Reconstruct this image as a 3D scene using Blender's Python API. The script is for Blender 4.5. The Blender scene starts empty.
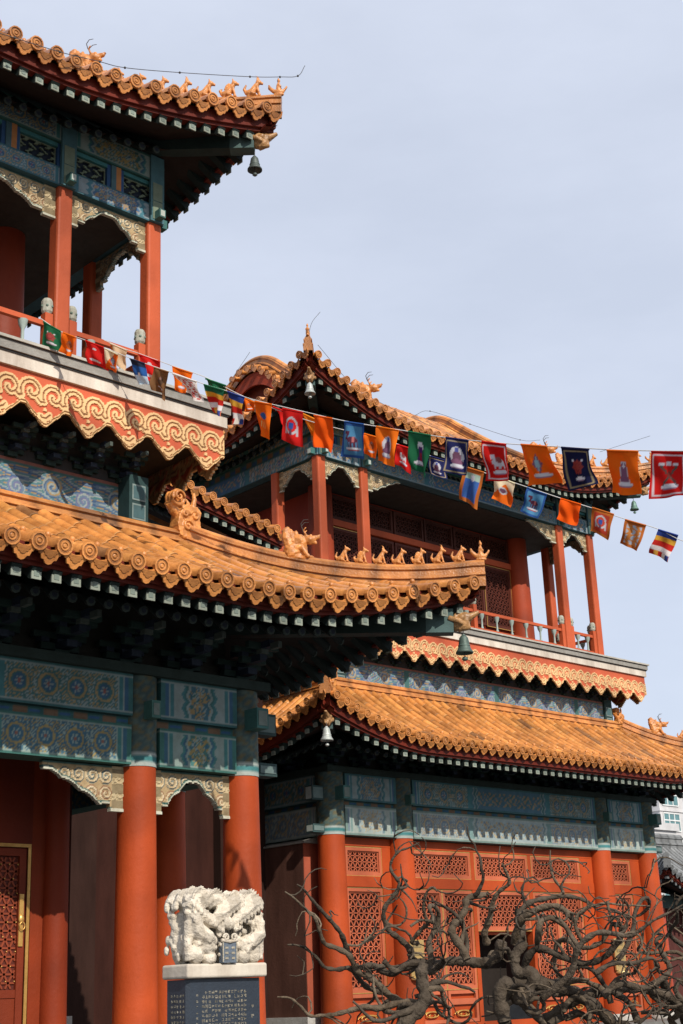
import bpy, math, random
import numpy as np
from math import sin, cos, pi, radians, sqrt, atan2, tan
random.seed(7); RNG = np.random.default_rng(7)
SKYV=(8.5,9.15,10.7)
scene = bpy.context.scene
COL = scene.collection

# ------------------------------------------------------------------ helpers
def lin(c):
    return tuple(((v/255)/12.92 if v/255 <= .04045 else ((v/255+.055)/1.055)**2.4) for v in c)

class MB:
    """collects vertices, faces, colours and links them as ONE mesh object"""
    def __init__(s): s.v=[]; s.f={}; s.n=0; s.c=[]; s.zo=0.
    def add(s, v, faces, col=(1,1,1), mat=0, smooth=False):
        v=np.asarray(v,float).reshape(-1,3)
        if s.zo: v=v+np.array((0,0,s.zo))
        c=np.asarray(col,float)
        if c.ndim==1: c=np.tile(c[:3],(len(v),1))
        s.v.append(v); s.c.append(c[:,:3])
        if isinstance(faces,np.ndarray): faces=[faces]
        else:
            g={}
            for q in faces: g.setdefault(len(q),[]).append(q)
            faces=[np.array(q) for q in g.values()]
        for a in faces:
            if len(a): s.f.setdefault(a.shape[1],[]).append((a+s.n,mat,smooth))
        s.n+=len(v)
    def box(s,x0,x1,y0,y1,z0,z1,col=(1,1,1),mat=0):
        v=[(x,y,z) for z in (z0,z1) for y in (y0,y1) for x in (x0,x1)]
        s.add(v,[(0,2,3,1),(4,5,7,6),(0,1,5,4),(2,6,7,3),(0,4,6,2),(1,3,7,5)],col,mat)
    def obox(s,P,Q,w,h,col=(1,1,1),mat=0,up=(0,0,1)):
        P=np.array(P,float);Q=np.array(Q,float);d=Q-P;d/=np.linalg.norm(d)
        r=np.cross(d,up);r/=np.linalg.norm(r);u=np.cross(r,d)
        v=[p+a*r*w/2+b*u*h/2 for p in (P,Q) for b in (-1,1) for a in (-1,1)]
        s.add(v,[(0,1,3,2),(4,6,7,5),(0,4,5,1),(2,3,7,6),(0,2,6,4),(1,5,7,3)],col,mat)
    def tube(s,pts,rad,n=8,col=(1,1,1),mat=0,caps=True,smooth=True):
        pts=np.asarray(pts,float);m=len(pts)
        rad=np.broadcast_to(np.asarray(rad,float),(m,))
        t=np.gradient(pts,axis=0);t/=np.linalg.norm(t,axis=1)[:,None]+1e-9
        a=np.array((0,0,1.)) if abs(t[0][2])<.9 else np.array((1.,0,0))
        r=np.cross(t[0],a);r/=np.linalg.norm(r);V=[]
        for i in range(m):
            r=r-t[i]*(r@t[i]);r/=np.linalg.norm(r)+1e-9;b=np.cross(t[i],r)
            for k in range(n):
                q=2*pi*k/n;V.append(pts[i]+rad[i]*(cos(q)*r+sin(q)*b))
        F=[(i*n+k,i*n+(k+1)%n,(i+1)*n+(k+1)%n,(i+1)*n+k) for i in range(m-1) for k in range(n)]
        cc=col
        if np.asarray(col).ndim==2: cc=np.repeat(np.asarray(col,float),n,axis=0)
        s.add(V,F,cc,mat,smooth)
        if caps:
            c2=cc if np.asarray(cc).ndim==1 else cc[0]
            s.add(V[:n],[tuple(range(n))[::-1]],c2,mat); s.add(V[-n:],[tuple(range(n))],c2,mat)
    def lathe(s,c,prof,n=16,col=(1,1,1),mat=0,smooth=True,axis=None):
        # prof: list of (r,z); axis default +Z
        c=np.array(c,float);A=np.array(axis if axis is not None else (0,0,1),float);A/=np.linalg.norm(A)
        h=np.array((1.,0,0)) if abs(A[0])<.9 else np.array((0,1.,0))
        r=np.cross(A,h);r/=np.linalg.norm(r);b=np.cross(A,r)
        V=[c+A*z+rr*(cos(2*pi*k/n)*r+sin(2*pi*k/n)*b) for rr,z in prof for k in range(n)]
        F=[(i*n+k,i*n+(k+1)%n,(i+1)*n+(k+1)%n,(i+1)*n+k) for i in range(len(prof)-1) for k in range(n)]
        cc=col
        if np.asarray(col).ndim==2: cc=np.repeat(np.asarray(col,float),n,axis=0)
        s.add(V,F,cc,mat,smooth)
        c2=cc if np.asarray(cc).ndim==1 else None
        s.add(V[:n],[tuple(range(n))[::-1]],c2 if c2 is not None else cc[0],mat)
        s.add(V[-n:],[tuple(range(n))],c2 if c2 is not None else cc[-1],mat)
    def ball(s,c,r,n=10,m=6,col=(1,1,1),mat=0,rot=None):
        r=np.broadcast_to(np.asarray(r,float),(3,));V=[]
        for i in range(m+1):
            p=pi*i/m
            for k in range(n):
                q=2*pi*k/n;V.append((sin(p)*cos(q)*r[0],sin(p)*sin(q)*r[1],cos(p)*r[2]))
        V=np.array(V)
        if rot is not None: V=V@np.array(rot).T
        F=[(i*n+k,(i+1)*n+k,(i+1)*n+(k+1)%n,i*n+(k+1)%n) for i in range(m) for k in range(n)]
        s.add(V+np.array(c),F,col,mat,True)
    def prism(s,poly,O,U,V,W,t,col=(1,1,1),mat=0):
        """extrude 2-D polygon (list of u,v) along W by t"""
        O,U,V,W=[np.array(a,float) for a in (O,U,V,W)]
        a=[O+u*U+v*V for u,v in poly];b=[p+W*t for p in a];n=len(poly)
        s.add(a+b,[tuple(range(n))[::-1],tuple(range(n,2*n))]+[(i,(i+1)%n,n+(i+1)%n,n+i) for i in range(n)],col,mat)
    def build(s,name,mats,parent=None):
        if not isinstance(mats,(list,tuple)): mats=[mats]
        me=bpy.data.meshes.new(name);V=np.concatenate(s.v);C=np.concatenate(s.c)
        me.vertices.add(len(V));me.vertices.foreach_set('co',V.astype(np.float32).ravel())
        L=[];T=[];M=[];S=[]
        for k,ls in s.f.items():
            for a,m,sm in ls:
                L.append(a.ravel());T.append(np.full(len(a),k));M.append(np.full(len(a),m));S.append(np.full(len(a),sm))
        L=np.concatenate(L);T=np.concatenate(T)
        me.loops.add(len(L));me.loops.foreach_set('vertex_index',L.astype(np.int32))
        me.polygons.add(len(T));st=np.concatenate([[0],np.cumsum(T)[:-1]])
        me.polygons.foreach_set('loop_start',st.astype(np.int32));me.polygons.foreach_set('loop_total',T.astype(np.int32))
        me.polygons.foreach_set('material_index',np.concatenate(M).astype(np.int32))
        me.polygons.foreach_set('use_smooth',np.concatenate(S).astype(bool))
        me.update(calc_edges=True)
        at=me.color_attributes.new('paint','FLOAT_COLOR','POINT')
        at.data.foreach_set('color',np.concatenate([C,np.ones((len(C),1))],1).astype(np.float32).ravel())
        for m in mats: me.materials.append(m)
        me.validate()
        o=bpy.data.objects.new(name,me);COL.objects.link(o)
        if parent is not None: attach(o,parent)
        return o

def worldpos(o):
    p=np.array(o.location)
    while o.parent is not None: o=o.parent; p=p+np.array(o.location)
    return p
def attach(o,parent):
    # meshes are written in world coordinates; keep them there
    o.parent=parent; o.location=tuple(np.array(o.location)-worldpos(parent))
def tag(o,label=None,cat=None,group=None,kind=None):
    if label: o['label']=label
    if cat: o['category']=cat
    if group: o['group']=group
    if kind: o['kind']=kind
    return o
def empty(name,loc,parent=None):
    o=bpy.data.objects.new(name,None);COL.objects.link(o);o.location=loc;o.empty_display_size=.3
    if parent is not None: attach(o,parent)
    return o

# ------------------------------------------------------------------ materials
def mat(name,base=None,rough=.6,attr=True,noise=.25,nscale=3.,bump=.0,bscale=40.,spec=.5,metal=0.,dirt=(.5,.45,.4),streak=False,coat=0.,fade=.15):
    m=bpy.data.materials.new(name);m.use_nodes=True;N=m.node_tree.nodes;K=m.node_tree.links
    b=N['Principled BSDF'];b.inputs['Roughness'].default_value=rough;b.inputs['Metallic'].default_value=metal
    b.inputs['Specular IOR Level'].default_value=spec;b.inputs['Coat Weight'].default_value=coat
    tc=N.new('ShaderNodeTexCoord')
    if attr:
        c=N.new('ShaderNodeAttribute');c.attribute_name='paint';src=c.outputs['Color']
        if base:
            mu=N.new('ShaderNodeMix');mu.data_type='RGBA';mu.blend_type='MULTIPLY';mu.inputs[0].default_value=1
            K.new(src,mu.inputs[6]);mu.inputs[7].default_value=(*base,1);src=mu.outputs[2]
    else:
        c=N.new('ShaderNodeRGB');c.outputs[0].default_value=(*base,1);src=c.outputs[0]
    if noise>0:
        n=N.new('ShaderNodeTexNoise');n.inputs['Scale'].default_value=nscale;n.inputs['Detail'].default_value=7;n.inputs['Roughness'].default_value=.65
        if streak:
            mp=N.new('ShaderNodeMapping');mp.inputs['Scale'].default_value=(1,1,.22);K.new(tc.outputs['Object'],mp.inputs[0]);K.new(mp.outputs[0],n.inputs[0])
        else: K.new(tc.outputs['Object'],n.inputs[0])
        r=N.new('ShaderNodeMapRange');r.inputs[1].default_value=.38;r.inputs[2].default_value=.68;r.inputs[3].default_value=0;r.inputs[4].default_value=noise
        K.new(n.outputs['Fac'],r.inputs[0])
        mx=N.new('ShaderNodeMix');mx.data_type='RGBA';mx.blend_type='MULTIPLY';K.new(r.outputs[0],mx.inputs[0]);K.new(src,mx.inputs[6]);mx.inputs[7].default_value=(*dirt,1);src=mx.outputs[2]
        r2=N.new('ShaderNodeMapRange');r2.inputs[3].default_value=max(.05,rough-.12);r2.inputs[4].default_value=min(1,rough+.15)
        K.new(n.outputs['Fac'],r2.inputs[0]);K.new(r2.outputs[0],b.inputs['Roughness'])
    if fade>0:
        # broad fading and patched repaint, plus fine scuffs
        n4=N.new('ShaderNodeTexNoise');n4.inputs['Scale'].default_value=.9;n4.inputs['Detail'].default_value=3;K.new(tc.outputs['Object'],n4.inputs[0])
        r4=N.new('ShaderNodeMapRange');r4.inputs[1].default_value=.35;r4.inputs[2].default_value=.65;r4.inputs[3].default_value=1-fade;r4.inputs[4].default_value=1+fade*.35;K.new(n4.outputs['Fac'],r4.inputs[0])
        n5=N.new('ShaderNodeTexNoise');n5.inputs['Scale'].default_value=26;n5.inputs['Detail'].default_value=8;n5.inputs['Roughness'].default_value=.75;K.new(tc.outputs['Object'],n5.inputs[0])
        r5=N.new('ShaderNodeMapRange');r5.inputs[1].default_value=.60;r5.inputs[2].default_value=.72;r5.inputs[3].default_value=1;r5.inputs[4].default_value=.72;K.new(n5.outputs['Fac'],r5.inputs[0])
        m4=N.new('ShaderNodeMath');m4.operation='MULTIPLY';K.new(r4.outputs[0],m4.inputs[0]);K.new(r5.outputs[0],m4.inputs[1])
        v4=N.new('ShaderNodeVectorMath');v4.operation='SCALE';K.new(src,v4.inputs[0]);K.new(m4.outputs[0],v4.inputs['Scale']);src=v4.outputs[0]
    K.new(src,b.inputs['Base Color'])
    if bump>0:
        n2=N.new('ShaderNodeTexNoise');n2.inputs['Scale'].default_value=bscale;n2.inputs['Detail'].default_value=5;K.new(tc.outputs['Object'],n2.inputs[0])
        bp=N.new('ShaderNodeBump');bp.inputs['Strength'].default_value=bump;bp.inputs['Distance'].default_value=.02;K.new(n2.outputs['Fac'],bp.inputs['Height']);K.new(bp.outputs[0],b.inputs['Normal'])
    return m
M={}
M['red']=mat('red_lacquer',rough=.6,noise=.3,nscale=2.2,dirt=(.52,.44,.40),bump=.18,bscale=22,spec=.24,streak=True,fade=.34)
M['plaster']=mat('plaster',rough=.9,noise=.7,nscale=4.5,dirt=(.5,.45,.42),bump=.15,bscale=30,spec=.2,streak=True)
M['tile']=mat('glazed_tile',rough=.32,noise=.8,nscale=6.,dirt=(.46,.38,.30),bump=.25,bscale=60,spec=.5,fade=.22)
M['ridge']=mat('glazed_ridge',rough=.36,noise=.65,nscale=7.,dirt=(.45,.36,.28),bump=.3,bscale=45,spec=.4)
M['paint']=mat('painted_timber',rough=.7,noise=.6,nscale=7,dirt=(.62,.6,.56),bump=.1,bscale=60,spec=.25)
M['carve']=mat('carved_timber',rough=.75,noise=.6,nscale=10,dirt=(.5,.42,.34),bump=.3,bscale=60,spec=.2)
M['timber']=mat('dark_timber',rough=.75,noise=.5,nscale=5,dirt=(.5,.45,.4),bump=.1,spec=.25)
M['stone']=mat('stone',rough=.85,noise=.55,nscale=8,dirt=(.55,.52,.48),bump=.35,bscale=50,spec=.25)
M['marble']=mat('white_marble',rough=.85,noise=.5,nscale=22,dirt=(.55,.49,.4),bump=.55,bscale=80,spec=.2)
M['slate']=mat('black_stele_stone',rough=.45,noise=.5,nscale=12,dirt=(.5,.5,.5),bump=.12,bscale=80,spec=.5)
M['metal']=mat('weathered_bronze',rough=.55,noise=.6,nscale=14,dirt=(.4,.45,.42),metal=.35,bump=.1)
M['gold']=mat('gilding',rough=.38,noise=.4,nscale=20,dirt=(.45,.32,.2),metal=.55)
M['wire']=mat('wire',rough=.6,noise=0)
M['cloth']=mat('flag_cloth',rough=.85,fade=0,noise=.15,nscale=9,dirt=(.7,.68,.66),spec=.15)
M['bark']=mat('bark',rough=.9,noise=.85,nscale=11,dirt=(.28,.24,.2),bump=.8,bscale=45,spec=.2)
M['concrete']=mat('pale_render',rough=.85,noise=.3,nscale=.4,dirt=(.7,.7,.7))
M['glass']=mat('window_glass',rough=.12,noise=.3,nscale=.8,dirt=(.5,.5,.5),spec=.7)

# palette (linear)
RED=(.40,.058,.010); REDUP=(.43,.082,.028); REDDK=(.30,.035,.012); PINK=(.40,.105,.075)
OCH=(.62,.25,.066); CREAM=(.62,.42,.22)
BLUE=(.03,.085,.20); GREEN=(.035,.13,.115); TEAL=(.05,.19,.20); WHT=(.36,.40,.37); GOLD=(.46,.27,.06); DK=(.02,.03,.035)
# translucent cloth
_n=M['cloth'].node_tree; _t=_n.nodes.new('ShaderNodeBsdfTranslucent'); _mx=_n.nodes.new('ShaderNodeMixShader'); _mx.inputs[0].default_value=.35
_b=_n.nodes['Principled BSDF']; _src=_b.inputs['Base Color'].links[0].from_socket
_n.links.new(_src,_t.inputs[0]);_n.links.new(_b.outputs[0],_mx.inputs[1]);_n.links.new(_t.outputs[0],_mx.inputs[2]);_n.links.new(_mx.outputs[0],_n.nodes['Material Output'].inputs[0])

# ------------------------------------------------------------------ painted / carved plates (designs computed on a fine grid)
def plate(mb,O,U,W,uw,vh,res,fn,thick=.03,mat=0):
    """front grid in the plane O + u*U + v*Z, facing W. fn(u,v)-> colour(n,3), mask, height"""
    nu=max(2,int(uw/res));nv=max(2,int(vh/res))
    O=np.array(O,float);U=np.array(U,float);W=np.array(W,float);Z=np.array((0,0,1.))
    u=np.linspace(0,uw,nu+1);v=np.linspace(0,vh,nv+1);uu,vv=np.meshgrid(u,v)
    c,m,h=fn(uu.ravel(),vv.ravel())
    idx=np.arange((nu+1)*(nv+1)).reshape(nv+1,nu+1)
    P=O+uu.ravel()[:,None]*U+vv.ravel()[:,None]*Z+np.broadcast_to(h,uu.ravel().shape)[:,None]*W
    q=np.stack([idx[:-1,:-1],idx[:-1,1:],idx[1:,1:],idx[1:,:-1]],-1)
    if np.cross(U,Z)@W<0: q=q[...,::-1]
    if m is None:
        mb.add(P,q.reshape(-1,4),c,mat,False)
        # rim
        B=P-W*(thick+np.broadcast_to(h,uu.ravel().shape)[:,None])
        ring=np.concatenate([idx[0,:],idx[1:,-1],idx[-1,-2::-1],idx[-2:0:-1,0]])
        n=len(ring);mb.add(np.concatenate([P[ring],B[ring]]),np.array([(i,(i+1)%n,n+(i+1)%n,n+i) for i in range(n)]),np.concatenate([c[ring],c[ring]])*.8,mat)
        return
    mf=m.reshape(nv+1,nu+1);mf=mf[:-1,:-1]&mf[1:,1:]&mf[:-1,1:]&mf[1:,:-1]
    mb.add(P,q[mf],c,mat,False)
    B=P-W*thick
    n=len(P);mb.add(B,q[mf][:,::-1],c*.6,mat,False)
    pad=np.zeros((nv+2,nu+2),bool);pad[1:-1,1:-1]=mf
    S=[]
    for dj,di,a,b in ((-1,0,(0,0),(0,1)),(1,0,(1,1),(1,0)),(0,-1,(1,0),(0,0)),(0,1,(0,1),(1,1))):
        e=pad[1:-1,1:-1]&~pad[1+dj:nv+1+dj,1+di:nu+1+di]
        jj,ii=np.nonzero(e)
        A=idx[jj+a[0],ii+a[1]];Bq=idx[jj+b[0],ii+b[1]]
        S.append(np.stack([A,A+n,Bq+n,Bq],-1))
    S=np.concatenate(S)
    if np.cross(U,Z)@W<0: S=S[:,::-1]
    mb.add(np.concatenate([P,B]),S,np.concatenate([c,c])*.85,mat,False)

def mixc(c,mask,col):
    c[mask]=col; return c
def spiral_d(u,v,cx,cy,r0,turns,hand,ph):
    """distance-like stripe value of a scroll centred at cx,cy; returns (r, stripe)"""
    du=(u-cx)*hand;dv=v-cy;r=np.hypot(du,dv);th=np.arctan2(dv,du)
    s=(r/r0*turns-th/(2*pi)-ph)%1.
    return r,s
def beam_design(L,H,main,alt,bg=GREEN,seed=0,small=False,k_=.55):
    pale=np.array(WHT)
    def fn(u,v):
        n=len(u);c=np.tile(np.array(main,float),(n,1));d=np.minimum(u,L-u);t=v/H
        zz=np.abs(((t*3)%1)-.5)*2*.055
        # centre: gold dragon-like scrolls on the field
        a=np.sin(u*44+3*np.sin(v*34+seed))+np.sin(v*52+2.5*np.sin(u*31+seed*2))
        ctr=(t>.2)&(t<.8)
        c[ctr&(a>.55)]=GOLD
        c[ctr&(a<-1.0)]=np.array(alt)
        if not small:
            e=d+zz-L*.33
            for k,cc in enumerate((WHT,alt,GREEN,WHT,main,TEAL)):
                m=(e<-.028*k)&(e>-.028*(k+1)) if k<5 else (e<-.028*k)
                c[m]=cc
            # floral box
            b0,b1=.18,L*.33-.30
            if b1-b0>.15:
                bx=(d>b0)&(d<b1-.0*zz);c[bx]=np.array(alt)*.9+.02
                w=(b1-b0);nb=max(1,round(w/(H*.85)));
                lu=((d-b0)/(w/nb))%1.-.5;lr=np.hypot(lu*w/nb,(t-.5)*H)
                R=H*.30
                c[bx&(lr<R)&((lr/R*2.6+.2)%1<.5)]=GOLD
                c[bx&(lr<R*.55)]=BLUE; c[bx&(lr<R*.42)&(np.cos(np.arctan2((t-.5)*H,lu*w/nb)*6)>0)]=WHT
                c[bx&(lr<R*.15)]=(.35,.06,.03)
                sq=np.sin(u*70+2*np.sin(v*58))*np.sin(v*76+2*np.sin(u*50));c[(sq>.35)&bx&(lr>R)]=WHT;c[(sq<-.45)&bx&(lr>R)]=GOLD
        else:
            e=d+zz*.9
            for k,cc in enumerate((WHT,alt,TEAL,WHT,)):
                m=(e<.40-.03*k)&(e>.28-.03*k);c[m]=cc
            fl=(e<.17+.0*zz)|((e>.45));q_=np.sin(u*66+2*np.sin(v*54))*np.sin(v*70+2*np.sin(u*48));c[fl&(q_>.3)]=GOLD;c[fl&(q_<-.4)]=WHT
        for x0,x1,cc in ((0,.05,GREEN),(.05,.062,WHT),(.062,.11,BLUE),(.11,.122,WHT),(.122,.165,TEAL),(.165,.18,WHT)):
            c[(d>=x0)&(d<x1)]=cc
        edge=(t<.06)|(t>.94);c[edge]=np.array(GREEN)*.8
        c[(t>.06)&(t<.1)]=WHT;c[(t<.94)&(t>.9)]=WHT
        c=c*k_+np.array(main)*(1-k_)*np.array((1.05,1,.85))
        return c,None,np.zeros(n)
    return fn
def frieze_design(L,H):
    """stylised cloud / wave scroll panel"""
    def fn(u,v):
        n=len(u);c=np.tile(np.array((.13,.20,.29)),(n,1));t=v/H
        P=.85;k=np.floor(u/P);lu=(u%P);
        r,s=spiral_d(lu,v,P*.25,H*.55,.12,1.6,1,0);m=(r<.13);c[m&(s<.3)]=WHT;c[m&(s>.3)&(s<.55)]=GOLD;c[m&(s>.8)]=BLUE
        r,s=spiral_d(lu,v,P*.72,H*.38,.10,1.6,-1,0);m2=(r<.11);c[m2&(s<.3)]=WHT;c[m2&(s>.3)&(s<.6)]=(.16,.15,.3)
        w=((u*3.4+1.1*np.abs(((t*2.5)%1)-.5)*2+.4*np.sin(u*7))%1);rest=~m&~m2
        c[rest&(w<.16)]=WHT;c[rest&(w>.16)&(w<.38)]=TEAL;c[rest&(w>.5)&(w<.62)]=GOLD;c[rest&(w>.62)&(w<.8)]=BLUE
        g=(k%3==1)&(lu>P*.86);c[g]=GREEN
        c[(t>.93)]=(.28,.08,.04);c[(t>.88)&(t<.93)]=GREEN
        c=c*.75+np.array((.10,.14,.17))*.25
        return c,None,np.zeros(n)
    return fn
def tooth_pts(P):
    # lower outline of one cloud-shaped tooth, depth as function of local u in 0..P
    return P
def fascia_design(L,H,P,off):
    """red board with cloud-headed teeth and cream scrolls in relief"""
    S=P/.535
    lines=[]
    for cx,cy,st in ((-.165,.385,.20),(.105,.365,.19)):
        t=np.linspace(0,1,34);th=np.radians(215)-t*2*pi*1.08;r=.118*(1-t)**.85+.026
        arm=np.stack([cx+r*np.cos(th),cy+r*np.sin(th)],1)
        a0=arm[0];tail=np.array([(a0[0]-.085,a0[1]+.028),(a0[0]-.045,a0[1]-.012)])
        lines.append(np.concatenate([tail,arm]))
    t=np.linspace(-1,1,9);lines.append(np.stack([.055*t+.0,.135-.03*(1-t*t)+.015*t],1))
    def dist(x,y):
        best=np.full(len(x),9.)
        for Ls in lines:
            for i in range(len(Ls)-1):
                p,q=Ls[i],Ls[i+1];d=q-p;l=(d@d)+1e-9
                tt=np.clip(((x-p[0])*d[0]+(y-p[1])*d[1])/l,0,1)
                best=np.minimum(best,np.hypot(x-p[0]-tt*d[0],y-p[1]-tt*d[1]))
        return best
    def low(lu):
        a=np.abs(lu)*2
        return .008+.205*S*(a-.07*np.sin(a*pi*2)*1.0-.05*np.sin(a*pi*4))
    def fn(u,v):
        n=len(u);uu=(u+off)/P;lu=uu-np.floor(uu)-.5;x=lu*P/S;y=v/S
        lo=low(lu);mask=v>=lo
        c=np.tile(np.array((.52,.105,.045)),(n,1));h=np.zeros(n)
        d=np.minimum(dist(x,y),np.minimum(dist(x-.535,y),dist(x+.535,y)))
        rib=d<.041;gro=(d<.0075)
        e=v-lo;edge=(e<.055*S);eg=(e>.026*S)&(e<.037*S)
        dot=np.hypot(x-.0,y-.20)<.025
        cream=(rib&~gro)|(edge)|dot
        col=np.array((.70,.46,.22))
        c[cream]=col;c[gro|eg&~rib]=(.25,.10,.04)
        h=np.where(cream,.016,0.);h=np.where(gro|(eg&~rib),.004,h)
        return c,mask,h
    return fn
def queti_design(kind,w,H):
    """carved bracket boards under the beams. kind: 'arch','left','right'"""
    def prof(u):
        if kind=='arch':
            a=np.abs(u/w-.5)*2
        elif kind=='left': a=1-u/w          # post on the left
        else: a=u/w
        if kind!='arch':
            s=np.where(a>.82,H,np.where(a>.72,H*.86,H*(.2+.72*(np.clip(a,0,.72)/.72)**1.25-.05*np.abs(np.sin(a*14)))))
        else:
            s=np.where(a>.78,H,np.where(a>.62,H*.82,H*(.26+.55*(np.clip(a,0,.62)/.62)**1.5-.07*np.abs(np.sin(a*9)))))
        return s
    def fn(u,v):
        n=len(u);dep=prof(u);t=H-v;mask=t<=dep
        c=np.tile(np.array((.42,.31,.17)),(n,1));h=np.zeros(n)
        q=H*.36;k=np.floor(u/q);lu=u%q;r,s=spiral_d(lu,t,q*.5,H*.24,q*.4,1.5,1,0)
        m=(r<q*.5);up=m&(s<.45)
        r3,s3=spiral_d(lu,t,q*.5,H*.62,q*.4,1.5,-1,.3);m3=(r3<q*.5);up|=m3&(s3<.45)
        c[up]=(.60,.50,.33);h[up]=.012
        c[m&(s>.45)&(s<.72)]=(.08,.14,.16)
        c[m3&(s3>.5)&(s3<.75)]=(.22,.10,.06)
        ed=(dep-t)<.028;c[ed]=(.50,.50,.40);h[ed]=.016
        ed2=((dep-t)>=.028)&((dep-t)<.045);c[ed2]=(.05,.13,.12)
        top=t<.02;c[top]=(.05,.13,.12);h[top]=.0
        a=(np.abs(u/w-.5)*2 if kind=='arch' else (1-u/w if kind=='left' else u/w))
        po=(a>(.80 if kind=='arch' else .84))&~ed;c[po]=(.50,.41,.25);
        po2=po&(np.abs(((t/H*3)%1)-.5)<.3);c[po2]=(.24,.19,.11);h[po2]=.006
        return c,mask,h
    return fn
def lattice(mb,O,U,W,w,h,cell,bar=.016,d=.03,col=RED,ang=True,mat=0):
    """traditional lattice: two diagonal families plus horizontals, real bars"""
    O=np.array(O,float);U=np.array(U,float);W=np.array(W,float);Z=np.array((0,0,1.))
    def seg(u0,v0,u1,v1):
        mb.obox(O+U*u0+Z*v0,O+U*u1+Z*v1,d,bar,col,mat,up=np.cross(W,(U*(u1-u0)+Z*(v1-v0))))
    def clip(u0,v0,du,dv):
        ts=[]
        t0,t1=-1e9,1e9
        for p,dd,hi in ((u0,du,w),(v0,dv,h)):
            if abs(dd)<1e-9:
                if p<0 or p>hi: return
                continue
            a,b=(0-p)/dd,(hi-p)/dd
            t0=max(t0,min(a,b));t1=min(t1,max(a,b))
        if t1-t0>cell*.15: seg(u0+du*t0,v0+dv*t0,u0+du*t1,v0+dv*t1)
    for a in (60,-60,0):
        dx,dz=cos(radians(a)),sin(radians(a));nx,nz=-dz,dx
        k0=int(-(w+h)/cell)-1
        for k in range(k0,-k0):
            clip(nx*k*cell+w/2,nz*k*cell+h/2,dx,dz)

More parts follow.
